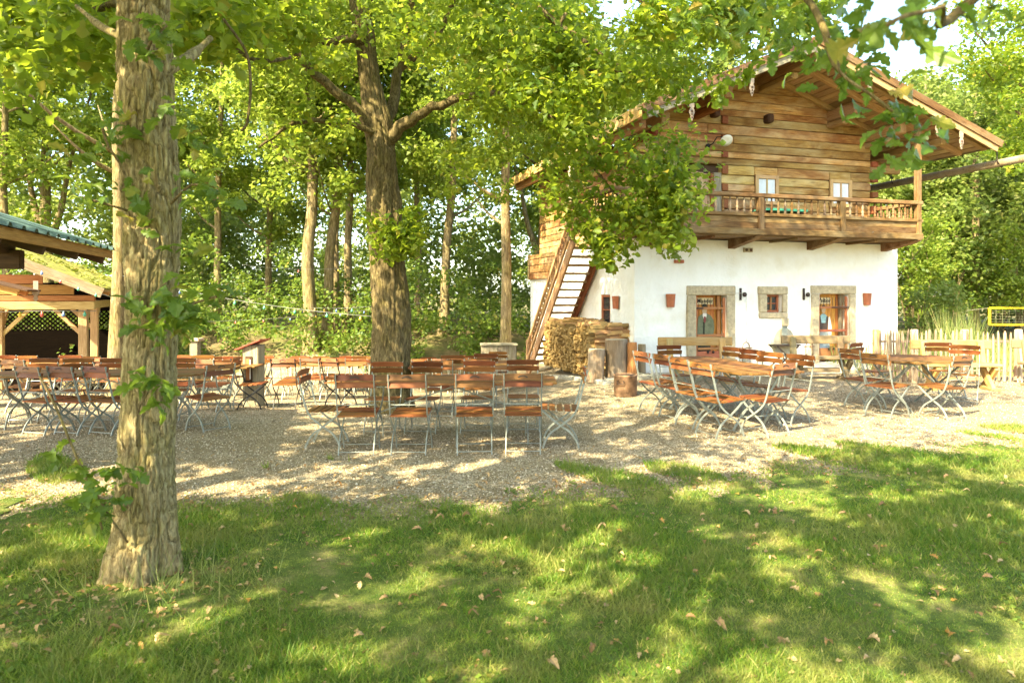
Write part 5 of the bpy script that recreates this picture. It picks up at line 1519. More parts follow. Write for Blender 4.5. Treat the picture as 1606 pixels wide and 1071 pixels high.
sp = [sp[i] for i in keep]; rads = rads[keep]; nr = len(sp)
TVt, TFt = tube_geo(sp, list(rads), nseg)
TVt = np.array(TVt).reshape(nr, nseg, 3); cc = np.array(sp)[:, None, :]
zz = np.array(sp)[:, 2]; vv = (zz - zz.min()) / 5.0
U, Vv = np.meshgrid(np.arange(nseg) / nseg, vv)
wu = U + 0.05 * (vnoise(U, Vv, 6, 14, 1) - 0.5) + 0.022 * (vnoise(U, Vv, 14, 40, 2) - 0.5)
r1 = 1 - np.abs(2 * vnoise(wu, Vv, 20, 26, 3) - 1); r2 = 1 - np.abs(2 * vnoise(wu, Vv, 40, 75, 4) - 1); r3 = vnoise(wu, Vv, 75, 260, 5)
lump = vnoise(U, Vv, 5, 14, 6)
disp = -0.026 * r1 ** 6 - 0.014 * r2 ** 5 + 0.008 * (r3 - 0.5) + 0.03 * (lump - 0.5)
rt = np.clip((0.55 - zz) / 0.6, 0, 1)[:, None]
disp = disp + 0.05 * rt ** 2 * np.sin(U * 2 * math.pi * 5 + 1.0)
dirv = TVt - cc; dirv /= np.linalg.norm(dirv, axis=2, keepdims=True)
TVt = TVt + dirv * disp[:, :, None]
mesh_obj('trunk', TVt.reshape(-1, 3).tolist(), TFt, 'bark_near', oakA, True)
for (x, y, tx, ty, dd, r) in ((262, 105, 330, 60, 4.8, 0.05), (200, 60, 120, 10, 4.6, 0.035)):
    tube('branch', smooth_pts([tuple(PZ(x - (tx - x) * 0.4, y + 10, DA)), tuple(PZ(x, y, DA)), tuple(PZ((x + tx) / 2, (y + ty) / 2 + 8, (DA + dd) / 2)), tuple(PZ(tx, ty, dd))], 4), [r] * 6 + [r * 0.7] * 4 + [r * 0.4] * 3, 'bark_near', oakA, 10)
for pts, r in (([(262, 470, 4.1), (290, 480, 4.0), (320, 470, 3.95), (352, 462, 3.95)], 0.007), ([(205, 300, 4.1), (190, 260, 4.0), (170, 230, 3.95), (160, 200, 3.95)], 0.008),
               ([(268, 320, 4.1), (300, 290, 4.0), (325, 300, 3.95), (345, 330, 3.95)], 0.008), ([(215, 700, 4.05), (215, 650, 3.95), (232, 615, 3.95)], 0.005),
               ([(160, 830, 3.9), (140, 760, 3.85), (118, 712, 3.8), (88, 640, 3.8), (62, 590, 3.8)], 0.007), ([(200, 850, 4.05), (165, 800, 3.9), (150, 770, 3.85)], 0.006),
               ([(228, 90, 4.0), (240, 60, 3.95), (262, 40, 3.95)], 0.008), ([(200, 330, 4.05), (165, 320, 3.95), (130, 310, 3.95)], 0.007)):
    tube('shoot', smooth_pts([tuple(PZ(*p)) for p in pts], 3), r, 'twig', oakA, 6)
clA = [(250, 470, 3.95, .17, 22), (282, 505, 3.9, .15, 20), (262, 530, 3.9, .13, 14), (300, 478, 3.9, .12, 12), (335, 455, 3.9, .10, 6), (228, 500, 3.95, .10, 8),
       (160, 215, 3.95, .14, 12), (190, 180, 3.95, .10, 6), (140, 300, 3.95, .16, 16), (205, 290, 3.95, .12, 10), (300, 225, 3.95, .14, 12), (320, 290, 3.9, .16, 18), (345, 330, 3.9, .10, 6),
       (232, 55, 3.9, .14, 14), (268, 45, 3.9, .12, 10), (245, 85, 3.9, .10, 6), (238, 612, 3.9, .12, 12), (255, 630, 3.9, .08, 6), (225, 592, 3.9, .07, 4),
       (160, 770, 3.85, .13, 16), (130, 740, 3.8, .10, 8), (190, 735, 3.85, .08, 8), (140, 805, 3.85, .08, 7), (95, 712, 3.8, .08, 6), (280, 170, 3.95, .12, 10), (120, 250, 4.0, .14, 10), (210, 345, 3.95, .1, 7), (290, 400, 3.95, .1, 6)]
C, Rm, S = cluster_leaves([tuple(PZ(x, y, d)) for x, y, d, r, n in clA], [r for *_, r, n in clA], [n for *_, n in clA], 0.115)
leaf_objects(C, Rm, S, oakA)
cz = []; cr = []; cn = []
for i in range(95):
    a = rng.random() * 6.283; rr_ = 4.2 * math.sqrt(rng.random()); h = 4.9 + 8.0 * rng.random() ** 1.2
    cz.append((-2.25 + rr_ * math.cos(a), 4.3 + rr_ * math.sin(a), h)); cr.append(0.75); cn.append(75)
# hanging clusters that reach into the top left of the view
for i in range(60):
    x = rng.uniform(-20, 200) if i < 38 else rng.uniform(280, 470); y = rng.uniform(-40, 125 if x < 200 else 70); d = rng.uniform(5.5, 8.0)
    cz.append(tuple(PZ(x, y, d))); cr.append(0.42); cn.append(70)
C, Rm, S = cluster_leaves(cz, cr, cn, 0.135)
add_mesh_obj('crown', replicate('crown', *OAK_MID, C, Rm, S, 'leaf_oak'), oakA, 'stuff')
for pts, r in (([(455, 90, 7.5), (420, 96, 7.2), (380, 85, 7.0), (330, 30, 6.5), (310, -40, 6.0)], 0.022), ([(350, 30, 5.6), (385, 80, 5.7), (393, 130, 5.7), (388, 190, 5.7), (378, 205, 5.7)], 0.012), ([(0, 28, 7), (60, 22, 6.8), (130, 20, 6.2), (180, 5, 5.4)], 0.03)):
    tube('branch', smooth_pts([tuple(PZ(*p)) for p in pts], 4), r, 'bark_mid', oakA, 7)

# --- B: thick oak in the middle -----------------------------------------
DM = 11.4
oakM = world_tree('oak_tree', 'thick forked oak standing among the tables in the middle')
pm = [(615, 650, 0.46), (614, 625, 0.39), (613, 560, 0.345), (612, 500, 0.32), (609, 430, 0.30), (604, 350, 0.285), (600, 290, 0.275), (598, 240, 0.265), (593, 195, 0.245), (584, 150, 0.205), (577, 100, 0.18), (570, 50, 0.165), (562, 0, 0.15), (555, -120, 0.11), (550, -350, 0.08), (548, -600, 0.04)]
path = [PZ(x, y, DM) for x, y, r in pm]; path[0].z = tz(path[0].x, DM) - 0.15
nseg, dens = 110, 16
sp = smooth_pts([tuple(p) for p in path], dens); nr = len(sp)
rads = np.interp(np.linspace(0, len(pm) - 1, nr), range(len(pm)), [r for _, _, r in pm])
TVt, TFt = tube_geo(sp, list(rads), nseg); TVt = np.array(TVt).reshape(nr, nseg, 3); cc = np.array(sp)[:, None, :]
zz = np.array(sp)[:, 2]; vv = np.clip((zz - zz.min()) / 8.0, 0, 1); U, Vv = np.meshgrid(np.arange(nseg) / nseg, vv)
wu = U + 0.04 * (vnoise(U, Vv, 6, 14, 11) - 0.5)
r1 = 1 - np.abs(2 * vnoise(wu, Vv, 26, 22, 13) - 1); r2 = 1 - np.abs(2 * vnoise(wu, Vv, 50, 50, 14) - 1); lump = vnoise(U, Vv, 5, 16, 16)
disp = (-0.042 * r1 ** 4 - 0.022 * r2 ** 4 + 0.07 * (lump - 0.5)) * np.clip(rads / 0.28, 0.2, 1)[:, None]
dirv = TVt - cc; dirv /= np.linalg.norm(dirv, axis=2, keepdims=True); TVt = TVt + dirv * disp[:, :, None]
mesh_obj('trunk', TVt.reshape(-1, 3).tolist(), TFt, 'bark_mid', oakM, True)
limbs = [([(600, 225, 11.35), (628, 200, 11.2), (655, 183, 11.0), (692, 165, 10.8), (735, 152, 10.5), (775, 150, 10.3), (830, 165, 10.2), (890, 200, 10.2)], [.13, .105, .085, .07, .06, .05, .035, .015]),
         ([(590, 215, 11.3), (562, 176, 11.1), (520, 138, 10.9), (482, 102, 10.6), (456, 70, 10.4), (430, 40, 10.2), (404, 5, 10.0)], [.12, .09, .078, .07, .062, .055, .045]),
         ([(590, 210, 11.2), (560, 195, 11.0), (530, 193, 10.8), (470, 190, 10.5), (440, 206, 10.4), (405, 234, 10.3)], [.07, .045, .04, .035, .028, .015]),
         ([(572, 65, 11.3), (545, 60, 11.1), (510, 64, 10.9), (476, 58, 10.7)], [.09, .07, .06, .045]),
         ([(598, 205, 11.6), (618, 150, 11.9), (625, 100, 12.0), (640, 40, 12.1), (650, -40, 12.2)], [.12, .095, .08, .07, .055]),
         ([(625, 110, 12), (680, 60, 12), (705, 20, 11.8), (720, -20, 11.6)], [.08, .06, .05, .04]),
         ([(560, 10, 11.4), (640, -60, 11), (760, -80, 10.4), (860, -30, 9.8), (845, 10, 9.7), (905, 62, 9.6), (960, 100, 9.5), (990, 115, 9.5)], [.1, .09, .08, .06, .045, .035, .025, .015]),
         ([(890, 20, 9.8), (870, 60, 9.8), (920, 108, 9.7), (985, 112, 9.6)], [.03, .025, .02, .012]),
         ([(760, -80, 10.4), (900, -90, 9.4), (1010, 2, 8.6), (1090, 45, 8.3)], [.08, .06, .03, .012]),
         ([(890, 200, 10.2), (930, 260, 10.3), (975, 310, 10.3), (1000, 360, 10.3)], [.03, .02, .014, .008])]
for pts, rd in limbs:
    p3 = smooth_pts([tuple(PZ(*p)) for p in pts], 3); rr2 = list(np.interp(np.linspace(0, len(rd) - 1, len(p3)), range(len(rd)), rd))
    q = np.random.default_rng(len(p3)); p3 = [tuple(np.array(v) + q.normal(size=3) * 0.02) for v in p3]
    tube('branch', p3, rr2, 'bark_mid', oakM, 8)
cl = []
def scatter(n, x0, x1, y0, y1, d0, d1, r, per):
    for _ in range(n): cl.append((*PZ(rng.uniform(x0, x1), rng.uniform(y0, y1), rng.uniform(d0, d1)), r * rng.uniform(0.7, 1.25), per))
scatter(38, 865, 1080, 180, 330, 9.2, 11.2, 0.48, 58)
scatter(22, 900, 1060, 310, 385, 9.2, 10.8, 0.34, 42)
scatter(9, 900, 985, 375, 415, 9.6, 10.3, 0.20, 30)
scatter(9, 1030, 1082, 290, 368, 9.4, 10.2, 0.20, 34)
scatter(38, 810, 1040, 30, 190, 8.8, 11.5, 0.45, 82)
scatter(7, 1040, 1100, 60, 175, 8.8, 10.5, 0.3, 50)
scatter(40, 640, 900, -30, 150, 9.0, 12.5, 0.50, 80)
scatter(20, 700, 900, 140, 300, 10.5, 13.0, 0.42, 66)
scatter(12, 590, 660, 330, 395, 10.6, 11.2, 0.24, 55)
scatter(24, 380, 600, -40, 100, 9.5, 12.5, 0.45, 66)
scatter(10, 400, 560, 100, 230, 10.0, 12.0, 0.30, 45)
scatter(40, 1000, 1310, -50, 48, 6.5, 9.0, 0.32, 58)
scatter(6, 1100, 1195, 50, 160, 8.0, 9.0, 0.2, 30)
scatter(30, 100, 420, -60, 40, 9, 13, 0.5, 90)
nvis = len(cl)
for i in range(60):
    a = rng.random() * 6.283; rr_ = 4.6 * math.sqrt(rng.random()); h = 6.8 + 5.0 * rng.random()
    cl.append((-2.2 + rr_ * math.cos(a), 11.4 + rr_ * math.sin(a), h, 0.8, 80))
for i in range(120):  # unseen clusters above the view, added to shade the side wall
    cl.append((rng.uniform(-6.5, 0.0), rng.uniform(6.5, 13.0), rng.uniform(7.0, 11.0), 0.6, 75))
for i in range(70):  # more unseen clusters, added to keep sun off the house front
    cl.append((rng.uniform(-2.5, 3.0), rng.uniform(5.5, 11.0), rng.uniform(7.6, 12.5), 0.8, 85))
C, Rm, S = cluster_leaves([c[:3] for c in cl], [c[3] for c in cl], [int(c[4] * 1.2) for c in cl], 0.122, svar=0.42)
# the leaves that show largest become parts of their own
px = 803 + F * C[:, 0] / C[:, 1]; py = 462 - F * (C[:, 2] - EYE) / C[:, 1]
vis = (px > 0) & (px < 1606) & (py > 0) & (py < 1071)
order = np.argsort(np.where(vis, C[:, 1], 99)); big = order[:300]; rest = np.setdiff1d(np.arange(len(C)), big)
leaf_objects(C[big], Rm[big], S[big], oakM)
add_mesh_obj('crown', replicate('crown', *OAK_MID, C[rest], Rm[rest], S[rest], 'leaf_oak'), oakM, 'stuff')

# moss tufts on the hall roof
n = 2600; hx = rng.uniform(-3.3, 0.5, n); hy = rng.uniform(-0.75, 5.8, n)
kk = rng.random(n) < 0.45 + 0.5 * np.sin(hx * 4 + hy * 2.3); hx, hy = hx[kk], hy[kk]; n = len(hx)
nrm = rand_unit(n) * 0.8; nrm[:, 2] += 1
C = np.stack((hx, hy, 1.78 + 0.43 * (0.55 - hx) + 0.115), axis=1)
add_mesh_obj('moss_tufts', replicate('moss_tufts', *RHOMB, C, rot_from(nrm, rng.random(n) * 6.283), rng.uniform(.05, .16, n), 'moss_tuft'), hall, 'stuff')

# --- oaks behind and beside the viewer; one branch hangs into the top right --------
def crown_leaves(cx, cy, z0, z1, rad, ncl, per, size, crad=0.8):
    cen = []; n = ncl
    for i in range(n):
        a = rng.random() * 6.283; h = rng.random(); k = math.sqrt(max(0.05, 1 - (2 * h - 0.9) ** 2)) * math.sqrt(rng.random())
        cen.append((cx + rad * k * math.cos(a), cy + rad * k * math.sin(a), z0 + (z1 - z0) * h))
    return cluster_leaves(cen, [crad] * n, [per] * n, size)
def back_tree(x, y, label, z0, z1, rad, ncl, per):
    t = world_tree('oak_tree', label, 'oaks around the viewpoint')
    v, f = trunk_geo([(x, y, -0.1), (x + .05, y, 1.5), (x + 0.1, y + .1, 3.5), (x, y + .1, 6), (x, y, z1 - 1)], [.26, .22, .2, .16, .05], 16)
    mesh_obj('trunk', v, f, 'bark_near', t, True)
    C, Rm, S = crown_leaves(x, y, z0, z1, rad, ncl, per, 0.14, 0.22)
    add_mesh_obj('crown', replicate('crown', *RHOMB, C, Rm, S, 'leaf_oak'), t, 'stuff')
    return t
oakB = back_tree(2.0, -0.7, 'oak whose large blurred leaves hang into the top right of the view', 3.9, 6.8, 4.0, 330, 42)
back_tree(-2.9, -0.8, 'oak just behind the viewpoint shading the lawn', 3.9, 6.8, 3.9, 240, 42)
back_tree(-6.3, 2.0, 'oak left of the viewpoint shading the gravel', 4.6, 8.8, 4.2, 380, 45)
back_tree(-11.6, 2.6, 'oak at far left outside the picture shading the green shelter', 4.6, 9.0, 3.8, 240, 45)
back_tree(-8.3, -2.6, 'oak farther left behind the viewpoint', 3.9, 7.2, 3.6, 170, 42)
brB = [(1205, -40, 3.6), (1262, -5, 2.9), (1290, 40, 2.7), (1304, 85, 2.6), (1322, 118, 2.55), (1368, 150, 2.5), (1400, 175, 2.5)]
tube('branch', smooth_pts([(1.75, -1.1, 4.6), (1.9, 0.6, 4.2), (1.75, 2.2, 3.6)] + [tuple(PZ(*p)) for p in brB], 4), [.07] * 5 + [.03] * 8 + [.014] * 14 + [.006] * 10, 'twig', oakB, 7)
tube('branch', smooth_pts([(1.75, -1.1, 4.4), (1.9, 0.6, 3.4), tuple(PZ(1560, -30, 1.9)), tuple(PZ(1480, 10, 1.6)), tuple(PZ(1420, 25, 1.5)), tuple(PZ(1390, 40, 1.5))], 4), [.05] * 5 + [.015] * 6 + [.005] * 10, 'twig', oakB, 7)
clB = [(1320, 60, 3.0, .13, 9), (1280, 75, 3.0, .13, 8), (1345, 120, 2.9, .10, 6), (1385, 165, 2.9, .12, 9), (1420, 200, 2.9, .12, 10), (1400, 235, 2.9, .09, 6), (1440, 190, 2.9, .09, 6), (1370, 200, 2.9, .08, 5), (1475, 212, 2.9, .07, 3), (1355, 85, 2.9, .09, 5),
       (1400, 22, 1.7, .07, 6), (1440, 40, 1.7, .06, 5), (1365, 42, 1.75, .05, 4), (1475, 12, 1.8, .05, 4), (1330, 20, 2.6, .10, 6), (1250, 30, 3.4, .16, 10), (1555, 12, 2.9, .12, 7), (1595, 35, 3.2, .12, 6), (1220, 20, 3.6, .16, 8), (1180, 15, 4.0, .18, 10), (1235, 62, 3.4, .14, 10), (1268, 98, 3.2, .11, 8), (1205, 85, 3.8, .12, 7), (1295, 115, 3.0, .09, 6), (1325, 95, 3.0, .10, 7), (1150, 50, 4.2, .16, 10)]
C, Rm, S = cluster_leaves([tuple(PZ(x, y, d)) for x, y, d, r, n in clB], [r for *_, r, n in clB], [n for *_, n in clB], 0.098, up=0.25)
leaf_objects(C, Rm, S, oakB)

# --- dark oak reaching in at the top right ------------------------------------
oakC = world_tree('oak_tree', 'dark-leaved tree at the right edge overhanging the gutter and the fence')
v, f = trunk_geo([(16.2, 20.0, -.2), (16.1, 20.0, 2), (16.0, 20, 5), (15.8, 19.8, 9)], [.3, .26, .2, .08], 16); mesh_obj('trunk', v, f, 'bark_mid', oakC, True)
cl = []
scatter(24, 1515, 1650, 10, 130, 18, 21, 0.6, 110); scatter(20, 1530, 1650, 110, 235, 18, 21, 0.55, 100); scatter(5, 1570, 1620, 230, 265, 18, 20, 0.4, 60)
for i in range(30): cl.append((rng.uniform(13.5, 18), rng.uniform(17, 23), rng.uniform(8, 12), 0.8, 70))
C, Rm, S = cluster_leaves([c[:3] for c in cl], [c[3] for c in cl], [c[4] for c in cl], 0.14)
add_mesh_obj('crown', replicate('crown', *OAK_MID, C, Rm, S, 'leaf_oak'), oakC, 'stuff')
for a, b in (((16, 20, 5), PZ(1545, 110, 19.0)), ((16, 20, 6), PZ(1530, 50, 19.0)), ((16, 20, 4), PZ(1570, 220, 19))):
    tube('branch', smooth_pts([a, tuple((Vector(a) + b) / 2 + Vector((0, 0, 0.25))), tuple(b)], 4), [.1, .09, .08, .06, .05, .04, .03, .025, .015], 'bark_mid', oakC, 7)

# --- wood behind ---------------------------------------------------------------
def far_crown_mesh(name, rx, rz, ncl, per, size, mat, seed):
    cen = []
    for i in range(ncl):
        v = rand_unit(1)[0] * (0.35 + 0.65 * rng.random() ** 0.6); cen.append((v[0] * rx, v[1] * rx, v[2] * rz))
    C, Rm, S = cluster_leaves(cen, rng.uniform(0.55, 1.05, ncl), [per] * ncl, size)
    return replicate(name, *RHOMB, C, Rm, S, mat)
FARC = [far_crown_mesh('crown', 3.1, 6.0, 95, 170, 0.20, 'leaf_far', i) for i in range(3)]
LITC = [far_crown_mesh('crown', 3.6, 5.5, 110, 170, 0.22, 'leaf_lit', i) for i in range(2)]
def far_tree(px, d, dia, h, label, crown, cz0, sc=1.0, lean=0.0, fork=False, mat='bark_far', branches=3):
    b = P(px, d); t = empty('woodland_tree', b); tag(t, label, 'tree', 'trees of the wood behind')
    r = dia / 2 * 0.7; q = random.Random(int(px * 7 + d))
    pth = [(0, 0, -0.3), (lean * 0.1, 0, 1.2), (lean * 0.3 + q.uniform(-.08, .08), 0, 3.2), (lean * 0.6 + q.uniform(-.12, .12), q.uniform(-.1, .1), 5.6), (lean, 0, h * 0.62), (lean, 0, h * 0.9)]
    v, f = trunk_geo(pth, [r * 1.25, r * 1.05, r * .95, r * .85, r * .6, r * .15], 14, 0.04, int(px)); mesh_obj('trunk', v, f, mat, t, True)
    for k in range(branches):
        z = q.uniform(3.5, h * 0.55); a = q.uniform(0, 6.28); l = q.uniform(1.2, 2.4); f0 = z / (h * 0.62)
        x0 = lean * f0 * 0.8
        tube('branch', smooth_pts([(x0, 0, z), (x0 + l * .5 * math.cos(a), l * .5 * math.sin(a), z + l * .25), (x0 + l * math.cos(a), l * math.sin(a), z + l * .7)], 3), [r * .35, r * .33, r * .3, r * .25, r * .2, r * .12, r * .06], mat, t, 7)
    if fork:
        for s in (-1, 1):
            tube('branch', smooth_pts([(0, 0, 3.2), (s * .5, 0, 4.6), (s * 0.9, 0, 6.6), (s * 1.8, 0, 9.5)], 4), list(np.linspace(r * .75, r * .15, 13)), mat, t, 9)
    o = bpy.data.objects.new('crown', crown); o.location = (lean, 0, cz0); o.scale = (sc, sc, sc); o.rotation_euler = (0, 0, q.random() * 6.28); link(o, t); o["kind"] = "stuff"
    return t
FT = [(182, 14.2, .40, 13, 'smooth straight trunk standing directly behind the foreground oak', 0, 11.0, .8, 0.1, False),
      (75, 27, .62, 17, 'forked tree behind the mossy hall at far left', 1, 11.5, 1.0, 0.0, True),
      (340, 27, .40, 16, 'slender far trunk between the foreground oak and the red-roofed post', 2, 9.5, .9, 0.2, False),
      (487, 23.5, .60, 17, 'sturdy lit trunk, leftmost of the group left of the thick oak', 0, 10.0, .95, -0.1, False),
      (513, 24.2, .48, 17, 'leaning reddish trunk, second in the group left of the thick oak', 1, 10.5, .9, 0.5, False),
      (528, 24.8, .38, 16, 'slim trunk, third in the group left of the thick oak', 2, 10.5, .85, -0.2, False),
      (546, 25.6, .42, 17, 'dark trunk, rightmost in the group left of the thick oak', 0, 10.5, .9, 0.0, False),
      (696, 25.0, .46, 16, 'slightly curved pale trunk right of the thick oak', 1, 10.0, .9, 0.4, False),
      (793, 21.0, .46, 16, 'tall straight pale trunk behind the plank counter', 2, 11.0, .85, 0.05, False),
      (845, 30.0, .60, 16, 'dark bent tree beyond the rear corner of the farmhouse', 0, 9.5, .9, 0.4, True),
      (250, 30.0, .40, 15, 'far tree showing right behind the foreground oak', 2, 9.0, .95, 0.0, False),
      (420, 31.0, .42, 16, 'far tree above the red-roofed post', 1, 9.0, .95, 0.1, False),
      (655, 30.0, .40, 16, 'far tree just right of the thick oak trunk', 0, 9.0, .95, 0.0, False),
      (10, 24.0, .40, 15, 'far tree at the left edge above the green roof', 2, 9.5, .95, 0.0, False)]
for px_, d, dia, h, lb, c, cz0, sc, lean, fork in FT: far_tree(px_, d, dia, h, lb, FARC[c], cz0, sc, lean, fork)
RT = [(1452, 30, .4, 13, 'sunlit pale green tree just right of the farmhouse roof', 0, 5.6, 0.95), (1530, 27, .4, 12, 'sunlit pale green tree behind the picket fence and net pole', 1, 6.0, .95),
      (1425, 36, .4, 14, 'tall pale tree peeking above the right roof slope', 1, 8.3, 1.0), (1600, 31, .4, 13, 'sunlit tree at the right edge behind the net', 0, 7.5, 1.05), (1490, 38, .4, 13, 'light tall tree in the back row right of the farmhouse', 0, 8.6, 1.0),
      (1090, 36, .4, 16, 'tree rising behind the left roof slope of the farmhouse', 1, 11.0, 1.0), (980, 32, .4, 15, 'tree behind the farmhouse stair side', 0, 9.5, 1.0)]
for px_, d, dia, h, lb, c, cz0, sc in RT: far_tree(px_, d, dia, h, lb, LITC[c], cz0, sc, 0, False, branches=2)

# mass of the wood (cannot be told apart)
Cs = []; Rs = []; Ss = []
for i in range(56):
    X = rng.uniform(-44, 8) if i < 43 else rng.uniform(12, 46); Y = rng.uniform(32, 50) if X > -26 else rng.uniform(20, 45)
    cx = X; rr_ = rng.uniform(3.0, 4.4); z0 = 0.3 + rng.uniform(0, 1.0); z1 = rng.uniform(10, 16.5)
    if X > 12: z1 = rng.uniform(7, 10); Y = rng.uniform(32, 46)
    C, Rm, S = crown_leaves(X, Y, z0, z1, rr_, 45, 75, 0.30, 1.0); Cs.append(C); Rs.append(Rm); Ss.append(S)
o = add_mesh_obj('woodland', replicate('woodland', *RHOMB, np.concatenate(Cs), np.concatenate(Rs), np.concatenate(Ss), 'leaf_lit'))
tag(o, 'dense mass of leafy woodland closing off the view behind the trunks', 'woodland', kind='stuff')

# undergrowth on the bank
cen = []; crd = []; cpr = []
for i in range(460):
    X = rng.uniform(-24, 1.2); Y = rng.uniform(21.6, 27.0); h = rng.uniform(0.1, 1.9) if rng.random() < 0.75 else rng.uniform(1.5, 3.4)
    if rng.random() < 0.2: h *= 0.4
    cen.append((X, Y, tz(X, Y) + h)); crd.append(rng.uniform(0.35, 0.6)); cpr.append(75)
C, Rm, S = cluster_leaves(cen, crd, cpr, 0.14)
o = add_mesh_obj('undergrowth', replicate('undergrowth', *RHOMB, C, Rm, S, 'leaf_bush')); tag(o, 'leafy undergrowth on the bank below the trees', 'undergrowth', kind='stuff')

# shrubs right of the house
def shrub(px, d, w, h, label, mat, n=26, size=0.14):
    b = P(px, d); t = empty('shrub', b); tag(t, label, 'shrub', 'shrubs beyond the fence')
    cen = [(rng.uniform(-w, w) * .8, rng.uniform(-.6, .6), rng.uniform(0.2, 1) ** .8 * h) for _ in range(n)]
    C, Rm, S = cluster_leaves(cen, [0.45] * n, [90] * n, size)
    o = add_mesh_obj('foliage', replicate('foliage', *RHOMB, C, Rm, S, mat), t, 'stuff')
    for k in range(5): tube('stem', [(rng.uniform(-.2, .2), 0, -0.1), (rng.uniform(-w, w) * .5, 0, h * .5), (rng.uniform(-w, w) * .8, 0, h * .9)], [.03, .02, .008], 'bark_mid', t, 6)
shrub(1432, 23.5, 1.3, 4.2, 'tall leafy shrub directly right of the white house wall', 'leaf_far', 34)
shrub(1500, 25.5, 1.6, 3.6, 'dark shrub behind the pale net pole', 'leaf_bush', 34)
shrub(1570, 29.5, 2.0, 3.4, 'shrub behind the yellow net', 'leaf_lit', 34)
shrub(1462, 20.5, 0.6, 1.9, 'slim upright young bush behind the fence', 'leaf_lit', 10)
shrub(1620, 25, 1.6, 4.2, 'leafy shrub at the right edge beyond the fence', 'leaf_far', 34)

# reeds behind the fence
n = 5200
X = rng.uniform(7.6, 15.5, n); Y = rng.uniform(14.2, 21, n); H = rng.uniform(0.5, 1.5, n) * np.where(X / Y > .685, 0.35, np.where(X / Y > .62, 1.1, 0.6))
C = np.stack((X, Y, terrain(X, Y)), axis=1); tilt = rng.normal(size=(n, 3)) * 0.22; tilt[:, 2] = 1
Rm = rot_from(tilt, rng.random(n) * 6.283); S = np.stack((rng.uniform(.012, .028, n), np.ones(n), H), axis=1)
o = add_mesh_obj('reeds', replicate('reeds', *BLADE, C, Rm, S, 'reed')); tag(o, 'tall reeds and rough grass behind the picket fence', 'reeds', kind='stuff')

# ------------------------------------------------------------------ lawn blades, litter, pebbles
def in_view(n, y0, y1, pw=1.0, margin=1.08):
    Y = (rng.random(n) * (y1 ** pw - y0 ** pw) + y0 ** pw) ** (1 / pw)
    X = rng.uniform(-1, 1, n) * Y * 0.752 * margin
    return X, Y
X, Y = in_view(580000, 2.3, 9.0, 1.1, 1.32)
patch = np.sin(X * 2.1 + np.sin(Y * 1.7)) + np.sin(Y * 2.9 + 1.3 * np.sin(X * 1.3)) + 0.8 * np.sin(X * 6.1 + Y * 4.3)
bare = np.exp(-(((X + 2.3) / 0.9) ** 2 + ((Y - 3.95) / 0.6) ** 2))
e = edge_y(X)
k = (Y < e + 0.12 * rng.random(len(X))) & (rng.random(len(X)) < np.clip(0.9 + 0.12 * patch - 0.9 * bare - 0.62 * np.clip((Y - e + 0.9) / 0.9, 0, 1), 0.04, 1))
gp_ = (Y >= e) & (Y < e + 1.6) & (patch > 0.9 + 0.9 * (Y - e)) & (rng.random(len(X)) < 0.55)
k = k | gp_
X, Y, patch = X[k], Y[k], patch[k]; n = len(X)
C = np.stack((X, Y, terrain(X, Y) + 0.008), axis=1); tilt = rng.normal(size=(n, 3)) * 0.75; tilt[:, 2] = 1
H = rng.uniform(.02, .056, n) * (1 + 0.28 * patch) * np.where(rng.random(n) < .03, 1.8, 1.0); W = rng.uniform(.003, .0062, n) * np.clip(Y / 3.5, 1, 2.2)
Rm = rot_from(tilt, rng.random(n) * 6.283); S = np.stack((W, np.ones(n), np.clip(H, .015, .15)), axis=1)
o = add_mesh_obj('lawn_grass', replicate('lawn_grass', *BLADE, C, Rm, S, 'grass_blade')); tag(o, 'short lawn grass with dry patches in the foreground', 'grass', kind='stuff')
# tall dry stems by the front trunk
n = 220; X = -2.0 + rng.normal(size=n) * 0.30; Y = 4.1 + rng.normal(size=n) * 0.22
C = np.stack((X, Y, terrain(X, Y)), axis=1); tilt = rng.normal(size=(n, 3)) * 0.5; tilt[:, 2] = 1
S = np.stack((rng.uniform(.004, .008, n), np.ones(n), rng.uniform(.08, .34, n)), axis=1)
o = add_mesh_obj('dry_stems', replicate('dry_stems', *BLADE, C, rot_from(tilt, rng.random(n) * 6.283), S, 'reed')); tag(o, 'dry grass stems at the foot of the foreground oak', 'grass', kind='stuff')
# broad-leaved weeds
n = 6500; X, Y = in_view(n * 4, 3.0, 8.6); e = edge_y(X); k = (Y < e + 0.25) & (np.sin(X * 1.9 + 1) + np.sin(Y * 3.1 + X) + 0.5 * np.sin(X * 7 - Y * 5) > 0.75)
X, Y = X[k][:n], Y[k][:n]; n = len(X)
C = np.stack((X, Y, terrain(X, Y) + 0.02), axis=1); nrm = rand_unit(n) * 0.6; nrm[:, 2] += 1
o = add_mesh_obj('lawn_weeds', replicate('lawn_weeds', *RHOMB, C, rot_from(nrm, rng.random(n) * 6.283), rng.uniform(.018, .048, n), 'leaf_bush')); tag(o, 'low broad-leaved weeds along the edge of the gravel', 'weeds', kind='stuff')
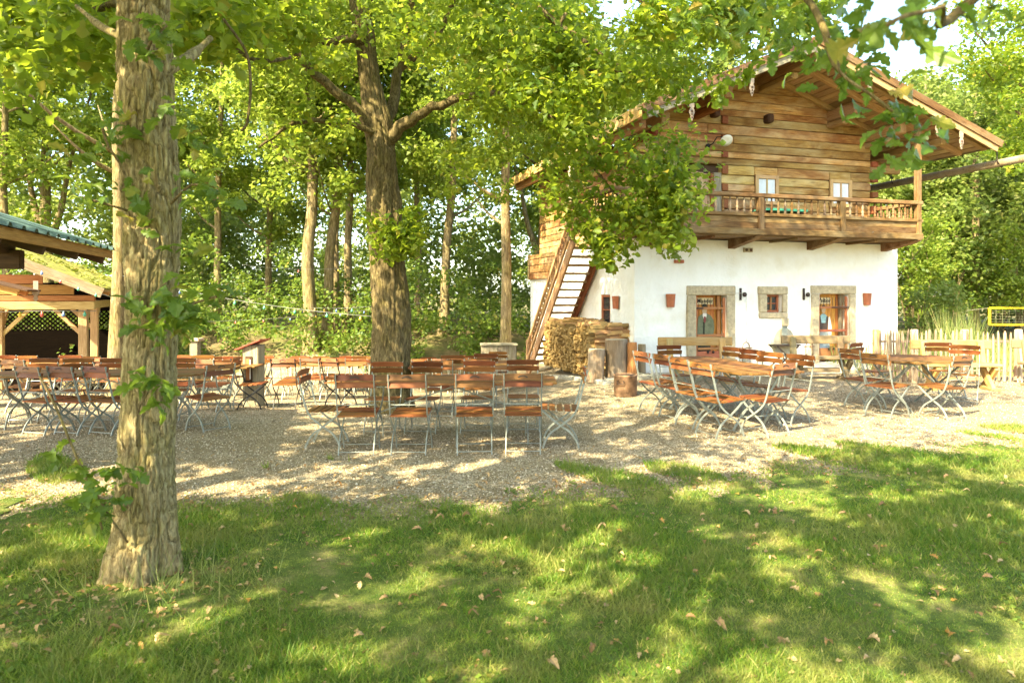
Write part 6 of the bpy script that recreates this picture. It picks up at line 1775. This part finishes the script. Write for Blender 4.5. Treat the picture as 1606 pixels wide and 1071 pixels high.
# leaf litter (too many to count) and single fallen leaves
X1, Y1 = in_view(2300, 2.7, 13); n1 = 380
X2 = -2.25 + rng.normal(size=n1) * 0.55; Y2 = 3.95 + rng.normal(size=n1) * 0.32
X3 = rng.uniform(-5, 7.5, 1300); Y3 = edge_y(X3) + rng.normal(size=1300) * 0.3
X = np.concatenate((X1, X2, X3)); Y = np.concatenate((Y1, Y2, Y3)); n = len(X)
C = np.stack((X, Y, terrain(X, Y) + 0.022), axis=1); nrm = rand_unit(n) * 0.5; nrm[:, 2] += 1
o = add_mesh_obj('leaf_litter', replicate('leaf_litter', *OAK_MID, C, rot_from(nrm, rng.random(n) * 6.283), rng.uniform(.02, .05, n), 'dry_leaf_mass')); tag(o, 'small crumbled brown leaf litter strewn over lawn and gravel', 'leaf litter', kind='stuff')
X, Y = in_view(240, 2.8, 7.4, 1.4, 1.0)
C = np.stack((X, Y, terrain(X, Y) + rng.uniform(.028, .055, len(X))), axis=1); nrm = rand_unit(len(X)) * 0.55; nrm[:, 2] += 1
Rm = rot_from(nrm, rng.random(len(X)) * 6.283); S = rng.uniform(.038, .078, len(X))
for i in range(len(X)):
    o = bpy.data.objects.new('fallen_leaf', DRYLEAF[i % 3])
    o.matrix_basis = Matrix([list(Rm[i][r]) + [C[i][r]] for r in range(3)] + [[0, 0, 0, 1]]) @ Matrix.Scale(float(S[i]), 4)
    link(o); tag(o, 'curled brown oak leaf lying on the lawn', 'leaf', 'fallen oak leaves on the lawn')
# loose stones of the gravel
X, Y = in_view(60000, 5.4, 13.5, 0.8); e = edge_y(X); k = (Y > e - 0.6 * rng.random(len(X)) ** 2); X, Y = X[k], Y[k]; n = len(X)
OCT = (np.array([(1, 0, 0), (-1, 0, 0), (0, 1, 0), (0, -1, 0), (0, 0, .8), (0, 0, -.8)]), [[0, 2, 4], [2, 1, 4], [1, 3, 4], [3, 0, 4], [2, 0, 5], [1, 2, 5], [3, 1, 5], [0, 3, 5]])
C = np.stack((X, Y, terrain(X, Y) + 0.003), axis=1); s = rng.uniform(.005, .013, n) * np.where(rng.random(n) < .04, 1.8, 1)
S = np.stack((s, s * rng.uniform(.6, 1, n), s * rng.uniform(.5, .9, n)), axis=1)
o = add_mesh_obj('gravel_stones', replicate('gravel_stones', *OCT, C, rot_from(rand_unit(n), rng.random(n) * 6.283), S, 'pebbles')); tag(o, 'loose pale gravel stones of the yard', 'gravel', kind='stuff')
